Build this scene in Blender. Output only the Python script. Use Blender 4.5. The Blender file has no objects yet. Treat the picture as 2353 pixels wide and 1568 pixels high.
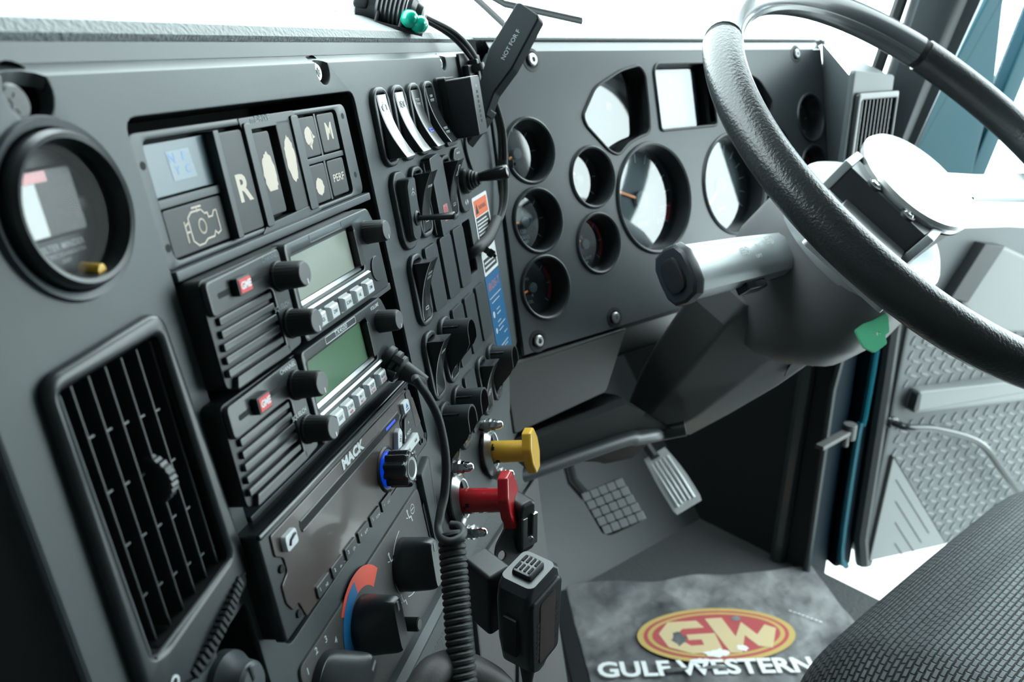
import bpy, bmesh, math, random
from mathutils import Vector as V, Matrix
random.seed(4)
scn = bpy.context.scene
COL = scn.collection
R = math.radians

# ------------------------------------------------------------------ camera, sky, light, exposure
PX = 1918.2
CF = V((0.6126, 0.71558, -0.33566)); CR = V((0.75965, -0.65033, 0.0)); CU = CR.cross(CF)
CAM = V((0, 0, 1.0))
def axes(x, y, z, o):
    m = Matrix((x, y, z)).transposed().to_4x4(); m.translation = o; return m
cd = bpy.data.cameras.new('camera'); cam = bpy.data.objects.new('camera', cd); COL.objects.link(cam)
cam.matrix_world = axes(CR, CU, -CF, CAM)
cd.sensor_width = 36; cd.lens = PX/2353*36; cd.clip_start = .02
cd.dof.use_dof = True; cd.dof.focus_distance = .52; cd.dof.aperture_fstop = 11
scn.camera = cam
scn.view_settings.view_transform = 'Standard'; scn.view_settings.look = 'None'
scn.view_settings.exposure = 0.18; scn.view_settings.gamma = 1
w = bpy.data.worlds.new('sky'); scn.world = w; w.use_nodes = True
bg = w.node_tree.nodes['Background']; bg.inputs[0].default_value = (.82, .98, 1, 1); bg.inputs[1].default_value = 8.0
scn.cycles.max_bounces = 6; scn.cycles.diffuse_bounces = 3; scn.cycles.glossy_bounces = 3
scn.cycles.transparent_max_bounces = 10

# ------------------------------------------------------------------ frames (all local sizes in mm)
H1 = V((.81233, .5832, 0)); U1 = V((-.09527, .1327, .98657)); N1 = V((.57537, -.80142, .16336))
F1 = axes(H1, U1, N1, CAM-N1*.216)                   # centre console face
H2 = V((1, 0, 0)); U2 = V((0, .23213, .97268)); N2 = V((0, -.97268, .23213))
F2 = axes(H2, U2, N2, CAM-N2*.612)                   # instrument cluster face
def T3(x, y, z): return Matrix.Translation(V((x, y, z))*.001)
def F1m(u, v, w=0, rot=0): return F1 @ T3(u, v, w) @ Matrix.Rotation(R(rot), 4, 'Z')
def F2m(u, v, w=0, rot=0): return F2 @ T3(u, v, w) @ Matrix.Rotation(R(rot), 4, 'Z')
def ray(x, y): return CR*((x-1176.5)/PX)-CU*((y-784)/PX)+CF
def pt(x, y, d): return CAM+ray(x, y)*d               # point seen at a pixel at depth d (m)
def FC(x, y, d): return axes(CR, CU, -CF, pt(x, y, d))
def on(F, x, y, w=0):                                 # a pixel brought to a plane: local mm
    n = F.to_3x3().col[2]; O = F.translation+n*w*.001; r = ray(x, y)
    X = F.inverted() @ (CAM+r*((O-CAM).dot(n)/r.dot(n))); return X.x*1000, X.y*1000
def RX(a): return Matrix.Rotation(R(a), 4, 'X')
def RY(a): return Matrix.Rotation(R(a), 4, 'Y')
def RZ(a): return Matrix.Rotation(R(a), 4, 'Z')
def m3(x, y, z): return Matrix.Translation(V((x, y, z)))   # translation inside mesh space (mm)
I4 = Matrix.Identity(4)

# ------------------------------------------------------------------ materials
MATS = {}
def mat(name, col=(.1, .1, .1), rough=.5, metal=0, bump=None, coat=0, emit=None, spec=.5, trans=0, extra=None):
    if name in MATS: return MATS[name]
    m = bpy.data.materials.new(name); m.use_nodes = True; nt = m.node_tree; b = nt.nodes['Principled BSDF']
    b.inputs['Base Color'].default_value = (*col, 1); b.inputs['Roughness'].default_value = rough
    b.inputs['Metallic'].default_value = metal; b.inputs['Coat Weight'].default_value = coat
    b.inputs['Coat Roughness'].default_value = .05; b.inputs['Specular IOR Level'].default_value = spec
    if emit: b.inputs['Emission Color'].default_value = (*emit[:3], 1); b.inputs['Emission Strength'].default_value = emit[3]
    tc = nt.nodes.new('ShaderNodeTexCoord')
    nz = nt.nodes.new('ShaderNodeTexNoise'); nt.links.new(tc.outputs['Object'], nz.inputs['Vector'])
    nz.inputs['Scale'].default_value = bump[0] if bump else 300; nz.inputs['Detail'].default_value = 3
    bp = nt.nodes.new('ShaderNodeBump'); bp.inputs['Strength'].default_value = bump[1] if bump else .02
    bp.inputs['Distance'].default_value = bump[2] if bump and len(bump) > 2 else .0005
    nt.links.new(nz.outputs['Fac'], bp.inputs['Height']); nt.links.new(bp.outputs['Normal'], b.inputs['Normal'])
    mx = nt.nodes.new('ShaderNodeTexNoise'); mx.inputs['Scale'].default_value = 9; nt.links.new(tc.outputs['Object'], mx.inputs['Vector'])
    mr = nt.nodes.new('ShaderNodeMapRange'); mr.inputs[3].default_value = max(0, rough-.05); mr.inputs[4].default_value = min(1, rough+.05)
    nt.links.new(mx.outputs['Fac'], mr.inputs[0]); nt.links.new(mr.outputs[0], b.inputs['Roughness'])
    if extra: extra(nt, b, tc, bp, nz)
    MATS[name] = m; return m
def glass(name, tint=(1, 1, 1), ior=1.5):
    m = bpy.data.materials.new(name); m.use_nodes = True; nt = m.node_tree; nt.nodes.clear()
    o = nt.nodes.new('ShaderNodeOutputMaterial'); t = nt.nodes.new('ShaderNodeBsdfTransparent'); g = nt.nodes.new('ShaderNodeBsdfGlossy')
    t.inputs[0].default_value = (*tint, 1); g.inputs['Roughness'].default_value = .04
    fr = nt.nodes.new('ShaderNodeFresnel'); fr.inputs[0].default_value = ior; mx = nt.nodes.new('ShaderNodeMixShader')
    ge = nt.nodes.new('ShaderNodeNewGeometry'); mu = nt.nodes.new('ShaderNodeMath'); mu.operation = 'SUBTRACT'; mu.use_clamp = True
    nt.links.new(fr.outputs[0], mu.inputs[0]); nt.links.new(ge.outputs['Backfacing'], mu.inputs[1])
    nt.links.new(mu.outputs[0], mx.inputs[0]); nt.links.new(t.outputs[0], mx.inputs[1]); nt.links.new(g.outputs[0], mx.inputs[2])
    nt.links.new(mx.outputs[0], o.inputs[0]); MATS[name] = m; return m
def mats():
    mat('dash', (.055, .067, .071), .5, bump=(1400, .25, .0003))
    mat('dash_smooth', (.052, .062, .068), .42, bump=(1400, .12, .0002))
    mat('pedal_grey', (.36, .375, .38), .7, bump=(300, .5, .0008)); mat('pedal_metal', (.75, .77, .77), .4, .45)
    mat('cap_grey', (.11, .115, .118), .4)
    mat('paddle', (.012, .018, .02), .6, spec=.15)
    mat('chamfer', (.075, .085, .088), .33, bump=(1400, .1, .0002))  # dash plastic lightened to carry the highlight along the chamfers
    mat('shroud', (.12, .123, .127), .42, bump=(1400, .12, .0002))
    mat('dash_warm', (.07, .068, .068), .55, bump=(900, .25, .0004))
    mat('pad', (.23, .25, .25), .6, bump=(420, .9, .0012))
    mat('leather_grain', (.05, .058, .06), .5, bump=(600, .8, .001))
    mat('black', (.012, .014, .015), .45)
    mat('deep', (.004, .005, .005), .8)
    mat('satin', (.022, .027, .03), .33)
    mat('switch', (.03, .038, .041), .42, bump=(1500, .2, .0002))
    mat('gloss', (.02, .024, .026), .22, coat=.25)
    mat('button', (.016, .018, .019), .5, bump=(1500, .2, .0002))
    mat('module', (.026, .034, .037), .4)
    mat('radio', (.032, .038, .04), .32, coat=.1)
    mat('facia', (.068, .054, .05), .22, coat=.3)  # brown of the reflection put into the black faceplate's colour
    mat('rubber', (.02, .023, .024), .55)
    mat('chrome', (.8, .82, .82), .12, 1)
    mat('steel', (.55, .56, .56), .3, 1)
    mat('silver', (.78, .8, .8), .28, .85)
    mat('silver_plastic', (.4, .43, .44), .38, .5)
    mat('aluminium', (.62, .64, .64), .35, .9)
    mat('worn', (.72, .63, .53), .7)
    mat('white', (.8, .82, .82), .5)
    mat('print', (.62, .66, .67), .6)
    mat('dim_print', (.2, .23, .24), .6)
    mat('lcd', (.34, .38, .32), .3, coat=.3)
    mat('lcd_green', (.07, .17, .085), .3, coat=.3)
    mat('screen', (.07, .115, .14), .3, coat=.1)
    mat('screen_pale', (.2, .27, .32), .3, emit=(.4, .5, .55, .03))
    mat('blue_pixel', (.1, .25, .55), .3, emit=(.1, .3, 1, .03))
    mat('blue_glow', (.0, .05, .8), .3, emit=(.0, .08, 1, .3))
    mat('key_white', (.62, .66, .68), .35)
    mat('red', (.5, .012, .018), .25, coat=.4)
    mat('red_badge', (.75, .03, .04), .4)
    mat('red_print', (.6, .06, .06), .5)
    mat('pink', (.5, .16, .17), .5)
    mat('yellow', (.78, .46, .04), .35, coat=.2)
    mat('orange', (.85, .17, .07), .5)
    mat('heat', (.8, .09, .05), .5)
    mat('cold', (.01, .17, .42), .5)
    mat('blue_sticker', (.01, .13, .3), .4)
    mat('needle', (.95, .3, .05), .4, emit=(1, .3, .05, .25))
    mat('dial', (.03, .036, .04), .5)
    mat('green_lens', (.0, .42, .28), .15, coat=.5, emit=(0, .5, .33, .04))
    mat('green_tag', (.2, .9, .5), .4)
    mat('brass', (.6, .45, .2), .3, 1)
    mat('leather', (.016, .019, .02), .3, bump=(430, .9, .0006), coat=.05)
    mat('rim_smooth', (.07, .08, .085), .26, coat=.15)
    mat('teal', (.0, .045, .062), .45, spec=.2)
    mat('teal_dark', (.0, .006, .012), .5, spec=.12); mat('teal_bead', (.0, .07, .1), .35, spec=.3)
    mat('door_trim', (.17, .18, .18), .55, bump=(500, .3, .0005))
    mat('door_mid', (.082, .09, .094), .5, bump=(500, .3, .0005))
    mat('carpet', (.05, .053, .055), .85, bump=(160, .6, .004))
    mat('toe', (.036, .04, .043), .6, bump=(200, .3, .001))
    mat('kick', (.008, .01, .011), .65, spec=.25)
    mat('concrete', (.34, .34, .33), .8)
    mat('cabin', (.08, .085, .085), .7)
    mat('headliner', (.14, .14, .135), .9)
    def paper(nt, b, tc, bp, nz):
        vo = nt.nodes.new('ShaderNodeTexNoise'); vo.inputs['Scale'].default_value = 7; vo.inputs['Detail'].default_value = 6; vo.inputs['Distortion'].default_value = 1.2
        cr = nt.nodes.new('ShaderNodeValToRGB'); cr.color_ramp.elements[0].color = (.07, .073, .078, 1); cr.color_ramp.elements[1].color = (.24, .24, .24, 1)
        cr.color_ramp.elements[0].position = .35; cr.color_ramp.elements[1].position = .7
        nt.links.new(tc.outputs['Object'], vo.inputs['Vector']); nt.links.new(vo.outputs['Fac'], cr.inputs[0]); nt.links.new(cr.outputs[0], b.inputs['Base Color'])
    mat('mat_paper', (.1, .1, .1), .6, bump=(14, .8, .02), extra=paper)
    def mesh_cloth(nt, b, tc, bp, nz):
        br = nt.nodes.new('ShaderNodeTexBrick'); br.inputs['Scale'].default_value = 1; br.inputs['Mortar Size'].default_value = .0011
        br.inputs['Brick Width'].default_value = .0085; br.inputs['Row Height'].default_value = .0048; br.inputs['Mortar Smooth'].default_value = 1
        br.inputs['Color1'].default_value = (.06, .068, .07, 1); br.inputs['Color2'].default_value = (.085, .095, .098, 1); br.inputs['Mortar'].default_value = (.012, .014, .015, 1)
        nt.links.new(tc.outputs['UV'], br.inputs['Vector']); nt.links.new(br.outputs['Color'], b.inputs['Base Color'])
        bp.invert = True; bp.inputs['Distance'].default_value = .002; bp.inputs['Strength'].default_value = 1
        nt.links.new(br.outputs['Fac'], bp.inputs['Height'])
    mat('seat_mesh', (.06, .06, .06), .5, extra=mesh_cloth)
    glass('clear_glass'); glass('gauge_glass', (.85, .9, .92), 2.0)
    glass('thin_glass', (1, 1, 1), 1.12)
    glass('door_glass', (.75, .85, .9), 1.5)
mats()

# ------------------------------------------------------------------ mesh builder
def off_poly(P, d):
    n = len(P); out = []
    for i in range(n):
        a, b, c = V(P[i-1]), V(P[i]), V(P[(i+1) % n])
        e1 = (b-a); e2 = (c-b)
        if e1.length < 1e-9 or e2.length < 1e-9: out.append(tuple(b)); continue
        e1.normalize(); e2.normalize()
        n1 = V((-e1.y, e1.x)); n2 = V((-e2.y, e2.x)); m = n1+n2
        if m.length < 1e-6: m = n1
        m.normalize(); k = d/max(.35, m.dot(n1)); out.append((b.x+m.x*k, b.y+m.y*k))
    return out
def area(P): return sum(P[i-1][0]*P[i][1]-P[i][0]*P[i-1][1] for i in range(len(P)))/2
def rr(x0, x1, y0, y1, r, n=5):
    o = []; r = min(r, (x1-x0)/2-.001, (y1-y0)/2-.001)
    for cx, cy, a in ((x1-r, y0+r, -90), (x1-r, y1-r, 0), (x0+r, y1-r, 90), (x0+r, y0+r, 180)):
        for k in range(n+1):
            t = R(a+90*k/n); o.append((cx+r*math.cos(t), cy+r*math.sin(t)))
    return o
def co(cx, cy, r, n=40, ry=None, a0=0, a1=360):
    ry = ry or r; m = n if a1-a0 == 360 else n+1
    return [(cx+r*math.cos(R(a0+(a1-a0)*k/n)), cy+ry*math.sin(R(a0+(a1-a0)*k/n))) for k in range(m)]
def rpoly(P, r, n=4):      # round the corners of a polygon
    o = []; N = len(P)
    for i in range(N):
        a, b, c = V(P[i-1]), V(P[i]), V(P[(i+1) % N]); u = (a-b); v = (c-b)
        q = min(r, u.length*.45, v.length*.45); u.normalize(); v.normalize(); s = b+u*q; e = b+v*q
        for k in range(n+1):
            t = k/n; p = s*(1-t)**2+b*2*t*(1-t)+e*t*t; o.append((p.x, p.y))
    return o
class MB:
    def __init__(s): s.bm = bmesh.new(); s.M = I4
    def _m(s, vs, M):
        M = s.M if M is None else s.M @ M
        for v in vs: v.co = M @ v.co
    def poly(s, verts, faces, M=None):
        vs = [s.bm.verts.new(p) for p in verts]
        for f in faces:
            try: s.bm.faces.new([vs[i] for i in f])
            except ValueError: pass
        s._m(vs, M); return vs
    def box(s, x0, x1, y0, y1, z0, z1, b=0, M=None, seg=2):
        g = bmesh.ops.create_cube(s.bm, size=1)['verts']
        for v in g: v.co = V(((x0+x1)/2+v.co.x*(x1-x0), (y0+y1)/2+v.co.y*(y1-y0), (z0+z1)/2+v.co.z*(z1-z0)))
        if b:
            es = list({e for v in g for e in v.link_edges})
            r = bmesh.ops.bevel(s.bm, geom=es, offset=b, segments=seg, profile=.5, affect='EDGES', clamp_overlap=True)
            g = list({v for f in r['faces'] for v in f.verts} | {v for v in g if v.is_valid})
        s._m(g, M); return s
    def plate(s, outer, z0, z1, holes=(), b=0, M=None, back=True, steps=2):
        L = []
        for i, P in enumerate([outer]+list(holes)):
            P = [tuple(p) for p in P]; a = area(P)
            if (i == 0) != (a > 0): P.reverse()
            L.append(P)
        sg = 1 if z1 > z0 else -1
        rings = [(0, z0)]
        if b:
            for k in range(steps+1):
                t = R(90*k/steps); rings.append((b*(1-math.cos(t)), z1-sg*b*(1-math.sin(t))))
        else: rings.append((0, z1))
        allv = []; top = []; bot = []
        for P in L:
            prev = None
            for d, z in rings:
                Q = off_poly(P, d) if d else P
                vs = [s.bm.verts.new((x, y, z)) for x, y in Q]; allv += vs; n = len(vs)
                if prev:
                    for k in range(n):
                        s.bm.faces.new((prev[k], prev[(k+1) % n], vs[(k+1) % n], vs[k]))
                else: bot.append(vs)
                prev = vs
            top.append(prev)
        for loops in ([top, bot] if back else [top]):
            if len(loops) == 1: s.bm.faces.new(loops[0])
            else:
                es = []
                for l in loops:
                    for k in range(len(l)):
                        e = s.bm.edges.get((l[k], l[(k+1) % len(l)])) or s.bm.edges.new((l[k], l[(k+1) % len(l)])); es.append(e)
                bmesh.ops.triangle_fill(s.bm, use_beauty=True, edges=es)
        s._m(allv, M); return s
    def lathe(s, prof, n=40, M=None, ribs=0, rib=0, cap=True):
        vs = []; 
        for r, z in prof:
            for k in range(n):
                q = r*(1-(rib if ribs and (k*ribs*2//n) % 2 else 0)); t = 2*math.pi*k/n
                vs.append((q*math.cos(t), q*math.sin(t), z))
        fs = [(i*n+k, i*n+(k+1) % n, (i+1)*n+(k+1) % n, (i+1)*n+k) for i in range(len(prof)-1) for k in range(n)]
        v = s.poly(vs, fs, M)
        for i in (0, len(prof)-1):
            if cap and prof[i][0] > 1e-6:
                try: s.bm.faces.new(v[i*n:(i+1)*n])
                except ValueError: pass
        return s
    def ring(s, prof, n=48, M=None):       # closed profile, no caps
        m = len(prof); vs = [(r*math.cos(2*math.pi*k/n), r*math.sin(2*math.pi*k/n), z) for r, z in prof for k in range(n)]
        s.poly(vs, [(i*n+k, i*n+(k+1) % n, ((i+1) % m)*n+(k+1) % n, ((i+1) % m)*n+k) for i in range(m) for k in range(n)], M); return s
    def cyl(s, x, y, r, z0, z1, r1=None, n=28, b=0, M=None):
        r1 = r if r1 is None else r1; T = (M or I4) @ m3(x, y, 0)
        pr = [(r, z0), (r1, z1)] if not b else [(r, z0), (r1, z1-b), (r1-b*.35, z1-b*.3), (r1-b, z1)]
        return s.lathe(pr, n, T)
    def tube(s, P, r, n=10, closed=False, M=None, ry=None, up=None):
        P = [V(p) for p in P]; N = len(P); rs = r if isinstance(r, (list, tuple)) else [r]*N
        fr = None; vs = []
        for i in range(N):
            t = (P[(i+1) % N]-P[i-1]) if closed else (P[min(i+1, N-1)]-P[max(i-1, 0)])
            t.normalize()
            if fr is None: fr = V(up) if up else (t.orthogonal())
            fr = (fr-t*fr.dot(t)).normalized(); bn = t.cross(fr)
            for k in range(n):
                a = 2*math.pi*k/n; vs.append(P[i]+fr*math.cos(a)*rs[i]+bn*math.sin(a)*(rs[i]*(ry or 1)))
        fs = [(i*n+k, i*n+(k+1) % n, ((i+1) % N)*n+(k+1) % n, ((i+1) % N)*n+k) for i in range(N if closed else N-1) for k in range(n)]
        if not closed: fs += [tuple(range(n)), tuple(range((N-1)*n, N*n))]
        s.poly(vs, fs, M); return s
    def loft(s, secs, M=None, cap=True):   # sections: lists of equal-length 3d loops
        n = len(secs[0]); vs = [p for S in secs for p in S]
        fs = [(i*n+k, i*n+(k+1) % n, (i+1)*n+(k+1) % n, (i+1)*n+k) for i in range(len(secs)-1) for k in range(n)]
        if cap: fs += [tuple(range(n)), tuple(range((len(secs)-1)*n, len(secs)*n))]
        s.poly(vs, fs, M); return s
    def text(s, body, size, x, y, z=0, rot=0, d=.15, M=None, sx=1, shear=0, align='CENTER', bold=.008):
        cu = bpy.data.curves.new('t', 'FONT'); cu.body = body; cu.size = size; cu.extrude = d/2; cu.align_x = align; cu.align_y = 'CENTER'
        cu.resolution_u = 3; cu.shear = shear; cu.offset = size*bold
        ob = bpy.data.objects.new('t', cu); me = bpy.data.meshes.new_from_object(ob)
        T = (M or I4) @ m3(x, y, z) @ RZ(rot) @ Matrix.Diagonal((sx, 1, 1, 1))
        nv = len(s.bm.verts); s.bm.from_mesh(me); s.bm.verts.ensure_lookup_table()
        s._m(s.bm.verts[nv:], T); bpy.data.objects.remove(ob); bpy.data.curves.remove(cu); bpy.data.meshes.remove(me); return s
    def strip(s, pts, wd, z0=0, z1=.2, M=None):   # a flat line of given width through 2d points
        for a, b in zip(pts[:-1], pts[1:]):
            a, b = V(a), V(b); t = (b-a); L = t.length
            if L < 1e-6: continue
            t /= L; n = V((-t.y, t.x))*wd/2; e = t*wd*.3
            s.plate([a-e-n, b+e-n, b+e+n, a-e+n], z0, z1, M=M)
        return s
    def mesh(s, name, uv=None):
        bmesh.ops.recalc_face_normals(s.bm, faces=s.bm.faces)
        for v in s.bm.verts: v.co *= .001
        me = bpy.data.meshes.new(name)
        for f in s.bm.faces: f.smooth = True
        if uv:
            l = s.bm.loops.layers.uv.new('UVMap')
            s.bm.verts.index_update()
            for f in s.bm.faces:
                for lp in f.loops: lp[l].uv = uv(lp.vert.index)
        s.bm.to_mesh(me); s.bm.free(); me.set_sharp_from_angle(angle=R(32)); return me
    def part(s, name, m, parent=None, label=None, uv=None, M=None):
        o = bpy.data.objects.new(name, s.mesh(name, uv)); COL.objects.link(o); o.data.materials.append(MATS[m])
        if parent is not None: o.parent = parent
        if M is not None: o.matrix_local = M
        if not uv and len(o.data.polygons) < 60000:
            wn = o.modifiers.new('normals', 'WEIGHTED_NORMAL'); wn.mode = 'FACE_AREA'; wn.keep_sharp = True; wn.weight = 50
        if label: o['label'] = label
        return o
def thing(name, label, cat, M=I4, group=None):
    o = bpy.data.objects.new(name, None); COL.objects.link(o); o.matrix_world = M; o.empty_display_size = .01
    o['label'] = label; o['category'] = cat
    if group: o['group'] = group
    return o
def tag(o, label, cat, M=None, group=None):
    o['label'] = label; o['category'] = cat
    if group: o['group'] = group
    if M is not None: o.matrix_world = M
    return o
def struct(o, label=None):
    o['kind'] = 'structure'
    if label: o['label'] = label
    return o
def dup(root, M, label, group=None):
    r = root.copy(); COL.objects.link(r); r.matrix_world = M; r['label'] = label
    if group: r['group'] = group
    for ch in root.children:
        c = ch.copy(); COL.objects.link(c); c.parent = r
        for g in ch.children:
            d = g.copy(); COL.objects.link(d); d.parent = c
    return r
def smooth(P, k=8):      # Catmull-Rom through 3d points
    P = [V(p) for p in P]; Q = [P[0]*2-P[1]]+P+[P[-1]*2-P[-2]]; o = []
    for i in range(1, len(Q)-2):
        a, b, c, d = Q[i-1:i+3]
        for j in range(k):
            t = j/k; o.append(.5*((2*b)+(c-a)*t+(2*a-5*b+4*c-d)*t*t+(3*b-a-3*c+d)*t**3))
    o.append(P[-1]); return o

# ================================================================== THE SETTING
def cab_shell():
    m = MB(); m.box(-1300, 1400, -1200, 1000, -60, 0); struct(m.part('floor', 'carpet'), 'dark grey cab floor')
    # right kick panel + jamb (dark)
    m = MB()
    m.poly([(1375, 1400, -50), (1375, 700, -50), (1375, 700, 700), (1375, 620, 860), (1375, 1010, 1000), (1375, 1400, 900)], [(0, 1, 2, 3, 4, 5)])
    m.poly([(1400, 1400, -50), (1400, 700, -50), (1400, 700, 700), (1400, 620, 860), (1400, 1010, 1000), (1400, 1400, 900)], [(0, 1, 2, 3, 4, 5)])
    struct(m.part('wall_right', 'kick'), 'black kick panel beside the pedals')
    # rear wall, roof, unseen left wall closed over its window to cut fill light, right rear wall (behind the door opening)
    m = MB(); m.box(-1300, 1400, -1240, -1200, 0, 1750); struct(m.part('wall_rear', 'cabin'))
    m = MB(); m.box(-1300, 1420, -1240, 520, 1750, 1800); struct(m.part('ceiling', 'headliner'))
    m = MB(); m.box(-1340, -1300, -1240, 1100, -50, 1000); m.box(-1340, -1300, -1240, 520, 1000, 1750)
    struct(m.part('wall_left', 'cabin'))
    m = MB(); m.box(1400, 1440, -1240, -350, -50, 1750); struct(m.part('wall_right_rear', 'cabin'))
    m = MB(); m.box(1400, 1440, -600, 700, -160, -60); struct(m.part('trim_1', 'teal'), 'teal painted door sill')
    m = MB(); m.poly([(-1300, 960, 0), (1375, 960, 0), (1375, 1330, 480), (-1300, 1330, 480), (-1300, 1330, 900), (1375, 1330, 900), (-1300, 1090, 1012), (1375, 1010, 1000)], [(0, 1, 2, 3), (3, 2, 5, 4), (4, 5, 7, 6)])
    struct(m.part('wall_front', 'toe'), 'grey toe board rising behind the pedals')
    m = MB(); m.plate([(-9000, -9000), (9000, -9000), (9000, 12000), (-9000, 12000)], -1250, -1200); struct(m.part('ground', 'concrete'))
cab_shell()
def windscreen():
    m = MB()
    m.poly([(-1250, 1080, 1035), (1190, 1000, 1020), (1120, 560, 1740), (-1250, 560, 1740)], [(0, 1, 2, 3)])
    struct(m.part('window_1', 'clear_glass'), 'windscreen glass above the dash')
windscreen()
def pillar():
    # A pillar: padded grey trim leaning back, between windscreen and door
    a0, a1 = pt(2058, 322, 1.2), pt(2180, 0, 1.08); d = (a1-a0).normalized()
    b0 = a0-d*.22; b1 = a0+d*1.0
    sd = CR-d*CR.dot(d); sd.normalize(); nn = sd.cross(d)
    def sec(c, w0, w1):
        c = V(c)*1000; pr = [(-w0, -12), (-w0*.9, 2), (-w0*.45, 13), (0, 17), (w1*.3, 12), (w1*.45, 9), (w1*.8, 12), (w1, 2), (w1*.95, -22), (0, -30), (-w0*.9, -26)]
        return [c+sd*x+nn*y for x, y in pr]
    m = MB(); m.loft([sec(b0, 34, 28), sec(a0, 36, 30), sec(a1, 43, 43), sec(b1, 46, 46)]); struct(m.part('trim_2', 'dash_smooth'), 'grey padded trim on the windscreen pillar')
    m = MB(); o = -sd*54-nn*16; m.tube([(b0*1000+o), (b1*1000+o)], 9, 8); struct(m.part('trim_3', 'rubber'), 'black rubber windscreen seal')
    m = MB(); o = sd*36-nn*26; m.tube([(b0*1000+o), (b1*1000+o+sd*12)], 11, 8); struct(m.part('trim_4', 'rubber'), 'black rubber door seal on the pillar')
pillar()
def wipers():
    for k, (a, b, c, lab) in enumerate((((1070, -40), (1160, 12), (1340, 52), 'black wiper blade lying along the bottom of the windscreen'),
                             ((1085, -10), (1120, 22), (1160, 60), 'short black wiper arm crossing below the longer blade'))):
        m = MB(); P = [pt(*q, 1.5)*1000 for q in (a, b, c)]
        m.tube(P, 5 if k == 0 else 6, 8); m.tube([p+V((0, 0, 7)) for p in P], 2.5, 6)
        tag(m.part('wiper', 'black'), lab, 'wiper')
wipers()

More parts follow.
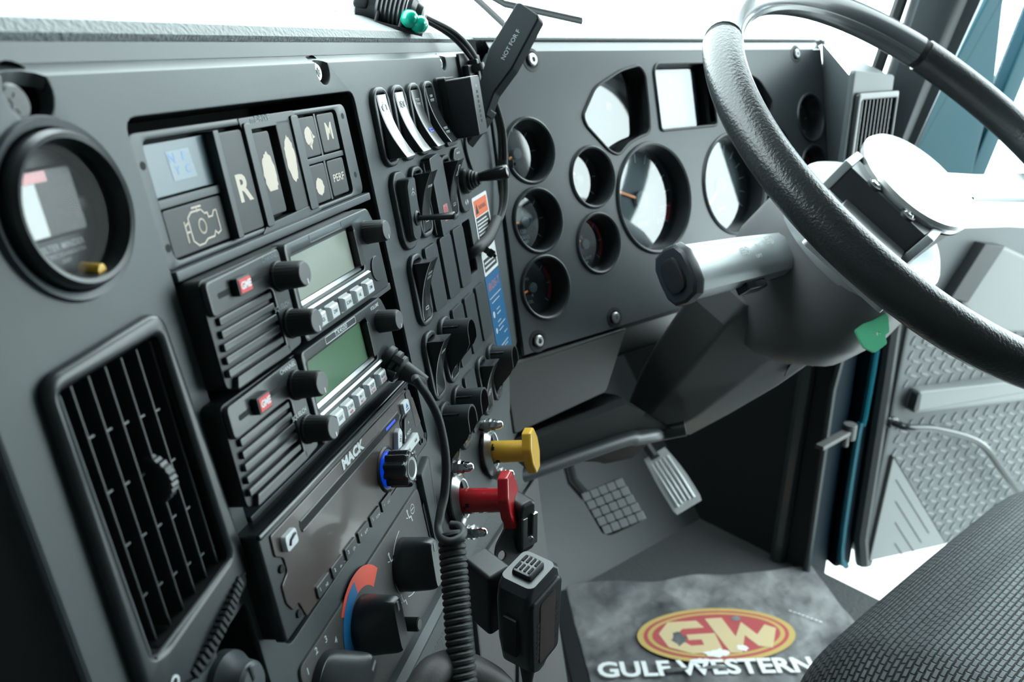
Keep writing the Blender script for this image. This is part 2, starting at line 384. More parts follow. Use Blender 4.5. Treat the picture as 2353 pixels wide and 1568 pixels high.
# ------------------------------------------------------------------ door
def door():
    DD = V((.925, -.38, 0)); DN = V((-.38, -.925, 0)); FD = axes(DD, V((0, 0, 1)), DN, V((1.508, .632, 0)))
    r = thing('door_1', 'open driver door with teal frame and grey inner panel', 'door', FD); r['kind'] = 'structure'
    m = MB(); m.plate(rpoly([(-20, -2), (900, -2), (900, 700), (0, 700)], 30), -40, 0, b=8); m.part('inner_panel', 'door_mid', r)
    # upper trim with raised blocks
    m = MB(); m.plate(rpoly([(-40, 560), (-10, 520), (900, 520), (900, 738), (-30, 738)], 20), 0, 26, b=8); m.part('upper_trim', 'door_mid', r)
    P = [on(FD, x, y, 30) for x, y in ((2190, 690), (2290, 560), (2353, 590), (2420, 600), (2420, 760), (2250, 760))]
    m = MB(); m.plate(rpoly(P, 12), 20, 46, b=8); m.part('arm_rest', 'door_trim', r, 'light grey armrest block')
    P = [on(FD, x, y, 30) for x, y in ((2245, 555), (2290, 560), (2205, 690), (2165, 680))]
    m = MB(); m.plate(P, 24, 50, b=3); m.part('pocket_recess', 'black', r)
    m = MB(); m.plate(rpoly([(22, 338), (700, 310), (700, 358), (26, 384)], 6), 0, 24, b=6); m.part('pull_bar', 'door_trim', r, 'light grey horizontal trim bar')
    m = MB(); m.plate(rpoly([(16, 345), (30, 345), (30, 380), (20, 380)], 4), 10, 27, b=2); m.part('bar_end_cap', 'black', r)
    # tread pattern
    m = MB()
    for i in range(22):
        for j in range(36):
            a, b = i*27+(13.5 if j % 2 else 0), j*14.5
            if not (4 < a < 560 and 8 < b < 508) or (a < 184-(b-8)*.76 and b < 244) or (306 < b < 390): continue
            m.plate(co(0, 0, 10, 10, 2.6), 0, 2, M=m3(a, b, 0) @ RZ(62 if j % 2 else -20), b=.6, steps=1, back=False)
    m.part('tread_pattern', 'door_trim', r)
    m = MB(); m.plate(rpoly([(-10, 6), (190, 6), (6, 245)], 5), 0, 8, b=3); k = m.part('speaker_panel', 'door_trim', r, 'light grey triangular panel with slots')
    m = MB()
    for i in range(4):
        o = 22+i*24; t0, t1 = .18+i*.03, .78-i*.12
        A = V((6, 245)); B = V((190, 6)); n_ = V((-.79, -.61)); m.strip([A.lerp(B, t0+.12*i)+n_*o, A.lerp(B, min(.95, t1+.14*i))+n_*o], 2.5, 8, 8.5)
    m.part('slots', 'black', k)
    P = [(*on(FD, x, y, 34), z) for x, y, z in ((2078, 988, 2), (2090, 984, 32), (2150, 985, 38), (2245, 1015, 38), (2300, 1080, 38), (2360, 1160, 34))]
    m = MB(); m.tube(smooth(P), 7, 10); m.lathe([(13, 0), (13, 6), (9, 9)], 16, m3(P[0][0], P[0][1], 0)); m.part('grab_handle', 'gloss', r, 'black curved tubular grab handle')
    # front edge, seal, teal jamb
    m = MB(); m.tube([(-38, 700, -6), (-32, 380, -6), (-30, 60, -6), (-14, -2, -6), (0, -6, -12)], 15, 8); m.part('door_seal', 'rubber', r)
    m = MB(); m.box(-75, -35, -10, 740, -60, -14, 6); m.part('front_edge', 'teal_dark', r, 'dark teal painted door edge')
    m = MB(); m.tube(smooth([(-66, 740, -8), (-62, 560, -8), (-66, 330, -8), (-74, 300, -8), (-72, 40, -8), (-50, -8, -10)], 4), 7, 8); m.part('edge_bead', 'teal_bead', r, 'bright teal painted bead')
    # window frame
    a, b = on(FD, 2112, 345), on(FD, 2290, 0); dx, dy = (b[0]-a[0]), (b[1]-a[1]); e = (b[0]+dx*1.2, b[1]+dy*1.2)
    q = [on(FD, x, y) for x, y in ((2050, 440), (2225, 440), (2286, 200), (2308, 0), (2400, -170), (2352, -170), (2268, 0), (2110, 300))]
    m = MB(); m.plate(rpoly(q, 8), -40, 0, b=5); m.part('window_frame', 'teal', r, 'teal painted leaning window post')
    m = MB(); m.plate([(a[0]-10, 736), (500, 736), (500, e[1]), (e[0]+30, e[1])], -24, -20); m.part('quarter_glass', 'door_glass', r)
    q = [on(FD, x, y) for x, y in ((2203, 480), (2240, 480), (2505, -160), (2462, -160))]
    m = MB(); m.plate(q, -36, -6, b=5); m.part('division_bar', 'teal', r, 'teal division bar of the door window')
    # hinge pillar
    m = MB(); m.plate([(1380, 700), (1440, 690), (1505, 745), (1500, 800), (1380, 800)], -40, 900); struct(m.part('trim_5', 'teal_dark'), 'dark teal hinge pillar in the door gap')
    m = MB(); m.tube([(1372, 696, -20), (1372, 694, 400), (1372, 640, 860)], 7, 8); struct(m.part('trim_6', 'satin'), 'thin edge trim along the door opening')
    m = MB(); m.tube([(1370, 760, -10), (1370, 745, 500), (1370, 690, 860)], 16, 8); struct(m.part('trim_7', 'satin'), 'dark rounded pillar trim')
    h = thing('door_hinge', 'small metal check strap bolted in the door gap', 'hinge', axes(V((1, 0, 0)), V((0, 1, 0)), V((0, 0, 1)), pt(1935, 1000, 1.44)))
    m = MB(); m.box(-74, 24, -8, 8, -4, 4, 2); m.part('strap', 'dash_warm', h)
    m = MB(); m.cyl(24, 0, 12, -14, 14, b=2); m.cyl(12, 0, 7, -24, -4); m.part('pivot', 'dash_warm', h)
door()

# ================================================================== DASHBOARD BODIES
def sec_path(F, u0, u1, prof, m, M0=None):     # sweep a (w,v) profile along u of a frame
    n = len(prof); vs = [(u, v, w) for u in (u0, u1) for v, w in prof]
    m.poly(vs, [(k, (k+1) % n, n+(k+1) % n, n+k) for k in range(n)]+[tuple(range(n)), tuple(range(n, 2*n))], M0)
def dash_top():
    r = thing('dashboard_pad', 'grained grey padded dash top running below the windscreen', 'dashboard', I4)
    # over the console (higher) : crease line on console frame at v=36.5
    m = MB(); sec_path(F1, -260, 748, [(38, -12), (41, -9), (46, -11), (62, -40), (84, -110), (100, -220), (104, -420), (40, -420)], m)
    m.part('console_pad', 'pad', r, M=F1)
    m = MB(); sec_path(F2, 486, 1110, [(149, -14), (152, -9), (156, -12), (162, -40), (98, -400), (60, -400)], m)
    m.part('cluster_pad', 'pad', r, M=F2)
dash_top()
def console():
    r = thing('center_console_panel', 'large grey plastic console fascia carrying radios, vents and switches', 'dashboard panel', F1)
    rec = rr(275, 480, -229, 9.5, 7, 4)
    sh = [(275+0, -229), (480, -229), (480, 9.5), (275, 9.5)]
    rec = rpoly([(281, -231), (484, -222), (479.5, 9), (274.5, 9.5)], 7)
    gauge = co(233.5, -17.5, 29, 44, 30.5)
    vent = rpoly([(201, -176), (261, -188), (260, -62), (203, -68)], 9)
    box = rpoly([(238, -330), (264, -330), (264, -192), (238, -196)], 5)
    slot = rr(633, 654, -145, -102, 2, 2)
    notches = [(234, 21, 10), (446, 22, 8), (659, 22, 6.5)]
    top = [(181, 26)]
    out = [(181, -345), (450, -345), (560, -330), (640, -305), (676, -282), (697, -243), (735, -238), (762, -132), (764, 26)]
    for uc, vc, rad in reversed(notches):
        a = math.degrees(math.asin((26-vc)/rad)); out += [(uc+rad*math.cos(R(t)), vc+rad*math.sin(R(t))) for t in [a-(180+2*a)*k/16 for k in range(17)]]
    out.append((181, 26))
    m = MB(); m.plate(out, -6, 0, holes=[rec, gauge, vent, box, slot], b=.8); m.part('fascia', 'dash', r)
    # upper chamfer leaning back, its highlight put into tilt and lighter colour
    lo = [(181, 0)]
    for uc, vc, rad in notches:
        a = math.degrees(math.asin((26-vc)/rad)); x = rad*math.cos(R(a)); y = rad-(26-vc)
        lo += [(uc-x, 0)]+[(uc-x*math.cos(R(t)), y*math.sin(R(t))) for t in (30, 60, 90, 120, 150)]+[(uc+x, 0)]
    lo += [(764, 0), (764, 10), (181, 10)]
    m = MB(); m.plate(lo, -5, 0, b=.5, M=m3(0, 26, -.4) @ RX(-60)); m.part('upper_chamfer', 'chamfer', r)
    m = MB(); sec_path(F1, 170, 764, [(31, -9), (38, -9), (38, -14), (31, -14)], m); m.part('crease_strip', 'dash_smooth', r)
    for uc, vc, rad in notches: m = MB(); m.lathe([(rad+.6, -5), (rad+.2, -14), (rad-.5, -15), (.01, -15)], 28, m3(uc, vc, 0), cap=False); m.part('screw_pocket', 'deep', r)
    # recess back box, thin frame strips between the modules
    m = MB(); m.plate(off_poly(rec, -3), -60, -58); m.part('recess_back', 'deep', r)
    m = MB()
    for a, b in zip(rec, rec[1:]+rec[:1]): m.poly([(*a, -2), (*b, -2), (*b, -60), (*a, -60)], [(0, 1, 2, 3)])
    m.part('recess_wall', 'black', r)
    m = MB()
    for v0, u0, u1 in ((-52, 277, 470), (-109, 278, 472), (-163, 280, 475)): m.box(u0, u1, v0-2.5, v0+2, -20, 1.5, .8)
    m.part('mounting_rail', 'dash_smooth', r)
    # storage slot lower left
    m = MB(); m.box(236, 266, -332, -190, -40, -36)
    for a, b in zip(box, box[1:]+box[:1]): m.poly([(*a, -2), (*b, -2), (*b, -38), (*a, -38)], [(0, 1, 2, 3)])
    m.part('storage_recess', 'black', r)
    m = MB()
    for a, b in zip(slot, slot[1:]+slot[:1]): m.poly([(*a, -2), (*b, -2), (*b, -30), (*a, -30)], [(0, 1, 2, 3)])
    m.box(630, 656, -148, -99, -32, -30); m.part('open_switch_slot', 'deep', r)
    # dark bezel lines
    m = MB(); m.tube([(181, -345, -2), (181, 26, -2)], 1.6, 6); m.part('edge_bead', 'dash_smooth', r)
    # left side of console
    m = MB(); m.poly([(180, 30, -3), (180, -345, -3), (60, -345, -110), (60, 30, -110)], [(0, 1, 2, 3)]); m.poly([(181, -345, -4), (100, -700, -20), (40, -700, -150), (60, -345, -110)], [(0, 1, 2, 3)])
    m.part('side_panel', 'black', r)
    # right lip beside the cluster
    m = MB(); m.poly([(763, 26, -1), (763, -132, -1), (735, -238, -1), (745, -240, -40), (775, -132, -40), (775, 26, -40)], [(0, 1, 4, 5), (1, 2, 3, 4)])
    m.part('right_return', 'dash', r)
    for uc, vc, rad, lab in ((442, 21, 5.4, 'silver star screw in the middle console notch'), (655.5, 21, 4.8, 'silver star screw in the right console notch'), (229, 18, 6.5, 'dark screw in the far left console notch')):
        s = thing('screw', lab, 'screw', F1m(uc, vc, -3.6), 'screws of the console panel')
        k = MB(); k.lathe([(rad, -3.5), (rad, 1), (rad*.8, 2.2), (.01, 2.4)], 24); k.part('head', 'steel' if uc > 300 else 'black', s)
        k = MB(); k.plate([(rad*(.5 if i % 2 else .3)*math.cos(R(i*30)), rad*(.5 if i % 2 else .3)*math.sin(R(i*30))) for i in range(12)], 2.3, 2.6); k.part('socket', 'black', s)
console()

def filter_gauge():
    r = thing('filter_gauge', 'round black air filter gauge with yellow reset button left of the console', 'gauge', F1m(233.5, -17.5, 0))
    m = MB(); m.ring([(29, -4), (30.8, 0), (30, 2), (27.6, 1.2), (26.8, -3)], 56); m.part('outer_ring', 'dash_smooth', r)
    m = MB(); m.ring([(26.8, -6), (26.3, 4.5), (24.8, 6.5), (23.2, 6), (21.6, 1), (21.2, -10), (26, -10)], 56); m.part('bezel', 'satin', r)
    m = MB(); m.cyl(0, 0, 26, -12, -7); m.part('dial', 'dial', r)
    m = MB(); m.box(-17, 11, -8, 15, -7.2, -2.5, 1.5); m.part('sight_window', 'black', r)
    m = MB(); m.box(-15.8, -7.5, -6.8, 13.5, -2.6, -2.1); m.part('indicator_strip', 'white', r)
    m = MB(); m.box(-15.8, -2, 10.5, 14, -2.2, -1.8); m.part('indicator_flag', 'red', r)
    m = MB(); m.cyl(-12, -13, 2.4, -7, -5, b=.5); m.cyl(14.5, 1, 2.4, -7, -5, b=.5); m.part('rivet', 'black', r)
    m = MB(); m.text('FILTER MINDER', 3, 1, -11.5, -6.9, d=.2); m.text('RESTRICTION INDICATOR', 1.7, 1, -14.2, -6.9, d=.2); m.text('RESET', 1.7, 1, -16.6, -6.9, d=.2); m.part('lettering', 'print', r)
    m = MB(); m.cyl(0, 0, 2.2, 0, 8, b=.6, M=m3(3.5, -20.2, -4) @ RX(10)); m.part('reset_button', 'yellow', r, 'yellow reset button')
    m = MB(); m.cyl(0, 0, 22.2, .6, 1.1, n=48); m.part('lens', 'thin_glass', r)
filter_gauge()

def air_vent():
    r = thing('air_vent', 'tall black louvred air vent below the round filter gauge', 'air vent', F1)
    out = rpoly([(196.5, -172), (216, -191), (262.5, -190), (266, -178), (260.5, -60), (198, -66)], 9, 6)
    hole = rpoly([(208, -168), (262.0, -168), (257.6, -70), (209, -73)], 3)
    out = rpoly([(195.5, -188), (228, -199), (268, -178), (260.5, -60), (198, -65)], 8, 6)
    hole = rpoly([(204, -172.5), (211, -174), (257, -166), (254.5, -68.5), (203, -71)], 3)
    m = MB(); m.plate(out, -6, 4.5, holes=[hole], b=3, steps=4); m.part('frame', 'satin', r)
    m = MB()
    for a, b in zip(hole, hole[1:]+hole[:1]): m.poly([(*a, 3), (*b, 3), (*b, -40), (*a, -40)], [(0, 1, 2, 3)])
    m.box(200, 266, -180, -62, -44, -42); m.part('duct', 'deep', r)
    m = MB(); m.tube([(203.4, -72, 2.5), (204.2, -172, 2.5)], .7, 6); m.tube([(205, -174, 4), (257, -167, 4)], .8, 6); m.part('inner_edge', 'door_mid', r)
    for k in range(6):
        u = 212+k*8.4
        m = MB(); m.box(u-.55, u+.55, -172+k*.3, -71.5+k*.2, -14, 0, .35, seg=1)
        for j in range(4): m.box(u-.5, u+4.2, -92-j*21-k*1.2, -91.2-j*21-k*1.2, -9, -1.5)
        m.part('louvre', 'satin', r)
    m = MB(); m.lathe([(9, -2.4), (10, -1.8), (10, 1.8), (9, 2.4)], 48, m3(238, -120, -4) @ RY(90), ribs=24, rib=.06); m.part('direction_wheel', 'satin', r, 'ribbed grey thumbwheel between the louvres')
    m = MB(); m.plate(rpoly([(218, -190.5), (222, -195.6), (262, -181.5), (262, -175.5)], 2.5), 4.5, 4.8); w_ = m.part('wheel_slot', 'deep', r)
    m = MB()
    for k in range(16):
        t = k/15; m.box(-1.2, 1, -2.6, 2.6, 0, 1.6+2.2*math.sin(math.pi*t), .4, seg=1, M=m3(219.5+38*t, -192.3+14.2*t, 4) @ RZ(20))
    m.part('shutter_wheel', 'satin', w_)
    m = MB(); m.ring([(2.4, 0), (2.4, .4), (1.4, .4), (1.4, 0)], 24, m3(209, -187.5, 4.5)); m.part('closed_mark', 'print', r)
    m = MB(); m.lathe([(1.6, 0), (1.2, .8)], 20, m3(262.5, -176, 3.6) @ Matrix.Diagonal((.6, 2, 1, 1))); m.part('open_mark', 'print', r)
air_vent()
def low_knob():
    r = thing('rotary_knob', 'grey round knob at the bottom edge below the air vent', 'knob', F1m(238, -213, 0))
    m = MB(); m.lathe([(13, -2), (13, 3), (10, 7), (9, 12), (7.5, 13.5), (.01, 13.8)], 36); m.part('body', 'dash_smooth', r)
    m = MB(); m.box(-1, 1, 2, 9, 13.2, 14.2, .4); m.part('pointer', 'satin', r)
low_knob()

def btn(m, x0, x1, y0, y1, z0, z1, r=1.2, b=.6): m.plate(rr(x0, x1, y0, y1, r, 3), z0, z1, b=b)
def mdrive():
    r = thing('gear_selector_module', 'black transmission push button module marked R and M above the two-way radios', 'gear selector', F1m(0, 0, 0))
    m = MB()
    o = rpoly([(274.5, -50), (470, -50), (468, 3), (274.5, 4)], 6)
    hol = [rpoly([(283.5, -47), (456, -47.5), (455.5, .3), (283.5, .6)], 4)]
    m.plate(o, -12, -2, holes=hol, b=1); m.part('frame', 'module', r)
    m = MB(); m.plate(rpoly([(283, -48), (457, -48), (457, 1), (283, 1)], 3), -12, -8); m.part('back_plate', 'deep', r)
    m = MB()
    for a, b_ in ((354, 361), (399, 408)): m.plate(rpoly([(a, -48), (b_, -48), (b_-1, 1), (a, 1)], 2), -10, -.5, b=.8)
    m.plate(rpoly([(326.5, -47.5), (331, -47.5), (331.5, 0), (327, 0)], 1), -10, .6, b=.7)
    m.box(283.5, 327, -26.3, -22.6, -10, -2.6, .5); m.box(408, 456, -25.6, -22.4, -10, -3.2, .5); m.box(429.3, 431.6, -47, 0, -10, -3.4, .4)
    m.plate(rpoly([(354, -2.5), (408, -2.5), (405, 3.4), (352, 3.4)], 1.5), -9, -1.6, b=.5); m.plate(rpoly([(346, -52), (412, -50), (406, -45), (355, -46.5)], 1.5), -9, -1.4, b=.5)
    m.part('divider', 'module', r)
    m = MB(); btn(m, 284.5, 326.5, -22, -1, -9, -4.2, 1, .5); k = m.part('display', 'screen', r)
    m = MB(); m.plate([(299, -17), (315, -17), (313.5, -5), (298, -5)], -4.2, -4.1); m.part('display_patch', 'screen_pale', k, 'pale patch')  # paler area of the screen
    m = MB(); m.text('N', 6, 301, -8.2, -4.05, d=.05); m.text('E', 5, 309, -8, -4.05, d=.05); m.text('Y', 5, 303, -13.4, -4.05, d=.05); m.text('C', 5, 310, -13.4, -4.05, d=.05); m.part('display_digits', 'blue_pixel', k)
    B = [('engine_brake_button', 284.5, 326, -46.6, -26.8, -3, None), ('reverse_button', 332.2, 353, -47, -1.2, -1.8, None), ('neutral_button', 361.8, 378, -44, -4, -2.6, None),
         ('drive_button', 384.5, 399, -46, 0, -1.6, None), ('up_button', 409, 428.8, -22, -.8, -3, None), ('manual_button', 432, 453, -21.8, -.6, -3, None),
         ('down_button', 409, 428.8, -46.6, -26, -3, None), ('performance_button', 432, 453, -46.2, -26, -3, None)]
    P = {}
    for n, x0, x1, y0, y1, z, _ in B:
        m = MB(); btn(m, x0, x1, y0, y1, -9, z, 1.6, .9); P[n] = m.part(n, 'button', r)
    m = MB(); m.text('R', 17, 343, -27.5, -1.8, sx=1.05, bold=.03); m.part('lettering', 'worn', P['reverse_button'])
    m = MB(); m.text('M', 13, 443, -11, -3, sx=.9, bold=.02); m.part('lettering', 'worn', P['manual_button'])
    m = MB(); m.text('PERF', 6, 442.6, -36.5, -3, sx=1.15); m.part('lettering', 'worn', P['performance_button'])
    def blob(cx, cy, rx, ry, seed, z, flat=0):
        rnd = random.Random(seed); pts = [(cx+rx*(1+rnd.uniform(-.1, .08))*math.cos(R(a)), max(cy+ry*(1+rnd.uniform(-.08, .08))*math.sin(R(a)), cy-ry*flat if flat else -999)) for a in range(0, 360, 10)]
        return pts, z
    for n, a in (('neutral_button', (370, -24.5, 5.8, 10.5, 3, -2.6, .75)), ('drive_button', (391.5, -20, 5, 11.5, 5, -1.6)), ('up_button', (418, -11, 4.6, 5, 7, -3)), ('down_button', (418, -38, 4.6, 4.6, 9, -3))):
        p, z = blob(*a); m = MB(); m.plate(p, z-.1, z+.12)
        if n == 'up_button': m.plate([(416, -15), (419, -18.5), (420, -14)], z-.1, z+.12); m.plate([(421, -13), (425, -12), (421, -9)], z-.1, z+.12)
        m.part('worn_patch', 'worn', P[n], 'cream patch where the print is rubbed off')
    # engine symbol
    m = MB(); E = [(296, -36), (299, -34.5), (299, -33), (302, -31), (309, -31), (311, -33), (313, -33), (313, -35), (316, -35), (317.5, -33), (319.5, -33), (319.5, -42), (317, -43), (315.5, -41.5), (314, -43.5), (309, -43.5), (306, -45), (302, -45), (299, -42.5), (299, -38)]
    E = [(x, y+.5) for x, y in E]; m.strip(E+[E[1]], .75, -3, -2.85); m.strip([(296, -42), (296, -33.5)], .75, -3, -2.85); m.strip([(296, -38), (299, -38)], .75, -3, -2.85)
    m.strip([(303, -29), (309.5, -29)], .8, -3, -2.85); m.strip([(306.3, -31), (306.3, -29)], .7, -3, -2.85); c = co(307.5, -37.3, 2.4, 20, 3); m.strip(c+[c[0]], .75, -3, -2.85)
    m.part('engine_symbol', 'worn', P['engine_brake_button'])
    m = MB(); m.text('mDRIVE', 4.2, 371, 1.8, -1.55, sx=1.25); m.part('lettering', 'dim_print', r)
    for x, y in ((280, -8.5), (281, -41), (462.3, -4), (462.8, -38)): m = MB(); m.cyl(x, y, 1.7, -3, -1.93, n=16); m.part('screw_hole', 'deep', r)
mdrive()

def knob(m_, x, y, z0, z1, r0, r1, ribs=24):
    m_.lathe([(r0*1.08, z0), (r0*1.08, z0+1.2), (r0, z0+1.8), (r1, z1-1), (r1*.9, z1)], 48, m3(x, y, 0), ribs=ribs, rib=.03)
def radio(u, v, label, second):
    r = thing('two_way_radio', label, 'radio', F1m(u, v, 12))
    m = MB(); m.plate(rpoly([(1, 0), (168, -1.5), (160, 46.5), (1, 46.5)], 4), -45, -2.5, b=.6); m.part('housing', 'black', r)
    m = MB(); m.plate(rpoly([(2, 31), (2, 45.5), (61, 46.5), (62, 0), (48, -1), (48, 31)], 3), -6, 0, b=1); m.plate(rpoly([(5, -1), (51, -1), (51, 4), (7, 4)], 1), -6, 0, b=.8)
    m.part('speaker_fascia', 'radio', r)
    m = MB()
    for k in range(5): m.plate(rpoly([(2.5+k*.9, 5.2+k*5.3), (47.5, 5.2+k*5.3), (47.5, 8.7+k*5.3), (2.5+k*.9, 8.7+k*5.3)], 1), -4, -.3-.1*k, b=.7)
    m.part('grille_slats', 'radio', r)
    m = MB(); m.plate(rr(8, 50, 37.2, 39.6, 1), -.1, .08); m.part('slider_slot', 'deep', r)
    m = MB(); m.plate(rr(18.5, 29, 35, 42.6, .8), 0, 3.2, b=.5); k = m.part('badge', 'black', r)
    m = MB(); m.plate(rr(19.3, 28.2, 35.8, 41.8, .5), 3.2, 3.5, b=.2); m.part('badge_face', 'red_badge', k, 'red badge with white letters')
    m = MB(); m.text('GME', 4.2, 23.8, 38.8, 3.5, sx=.9, shear=.15, d=.2, bold=.04); m.part('badge_lettering', 'white', k)
    m = MB(); o = rpoly([(63, -1), (63, 47), (160, 47), (166, 36), (168, -1.5)], 4)
    m.plate(o, -6, 1.5, holes=[rpoly([(67.5, 16), (67.5, 41), (137, 41), (140, 30), (141, 16)], 2)], b=1.2); m.part('display_fascia', 'radio', r)
    m = MB(); m.plate(rpoly([(66, 14), (66, 42), (138, 42), (142, 14)], 2), -5, -2.3); m.part('display_surround', 'black', r)
    m = MB(); m.plate(rpoly([(70, 18), (70, 39.5), (134, 39.5), (135, 18)], 1), -2.4, -1.7, b=.2); m.part('display', 'lcd_green' if second else 'lcd', r, 'green liquid crystal display' if second else 'pale grey liquid crystal display')
    m = MB(); m.poly([(67, 13.2, 2.6), (145, 13.2, 2.6), (141, 17.6, -1.8), (68, 17.6, -1.8)], [(0, 1, 2, 3)]); m.part('chrome_strip', 'silver_plastic', r)
    m = MB(); m.plate(rpoly([(136.5, 18), (136, 39), (139.5, 38), (142.5, 28), (143, 18)], 1.5), -3.2, 1.9, b=.8); m.part('display_side', 'black', r)
    xs = (80.5, 92.5, 106.5, 121, 136.5) if second else (78, 92, 108, 122.5, 137)
    tx = (('SEEK', ''), ('SCAN', 'MEM'), ('PRI 1', 'PRI 2'), ('DUP', 'ALPHA'), ('SILENT', 'QUIET')) if second else (('SQL', ''), ('DW', ''), ('SCAN', ''), ('NL', ''), ('DIM', ''))
    for x, (a, b_) in zip(xs, tx):
        m = MB(); m.plate(rr(x-5.6, x+5.6, 1.6, 10.4, 1), 1, 1.7, b=.2); m.loft([[(x+sx*(5-q), 6+sy*(3.8-q), 1.5+z) for sx, sy in ((-1, -1), (1, -1), (1, 1), (-1, 1))] for q, z in ((0, 0), (.4, 2.2), (1.1, 2.9))])
        k = m.part('push_button', 'key_white', r)
        m = MB(); m.text(a, 2.7 if len(a) < 5 else 2.2, x, 7 if b_ else 6, 4.4, sx=.85, d=.1); m.part('button_lettering', 'black', k)
        if b_: m = MB(); m.text(b_, 2.1, x, 4.3, 4.4, sx=.85, d=.1); m.part('button_lettering', 'red_print', k)
    for x, y in ((55, 34.4), (55.5, 11.8), (152.5, 34)):
        m = MB(); knob(m, x, y, 0, 13.5, 6.6, 6.0); k = m.part('control_knob', 'rubber', r)
        m = MB(); m.cyl(x, y, 5.3, 13, 13.9, b=.4, n=40); m.part('knob_cap', 'cap_grey', k)
        m = MB(); m.box(x+.2, x+.9, y-4.8, y-2.6, 13.8, 14.1); m.part('knob_pointer', 'white', k)
    m = MB(); c = 'print' if second else 'dim_print'
    m.text('CHANNEL', 3.2, 52, 44, .02, sx=.95); m.text('SQUELCH', 3.2, 52, 20.9, .02, sx=.95)
    if second: m.text('VOLUME', 2.9, 150, 43.5, 1.52)
    m.part('lettering', c, r)
    m = MB(); o2 = rr(88, 124, 42.6, 46, .6, 2); m.strip(o2+[o2[0]], .35, 1.5, 1.65)
    if second: m.text('TX4500', 3.6, 106, 44.3, 1.55, sx=1.25)
    m.part('model_plate', 'print' if second else 'dim_print', r)
    if not second:
        m = MB(); m.cyl(155, 12.5, 7.3, 0, 2.4, n=40, b=.4); m.part('socket_cover', 'radio', r, 'round blank socket cover')
    return r
radio(276, -101.5, 'upper two-way radio with unlit pale grey display and a round cover at right', False)
radio(268, -151.5, 'lower two-way radio with green display and the curly cord plugged in', True)

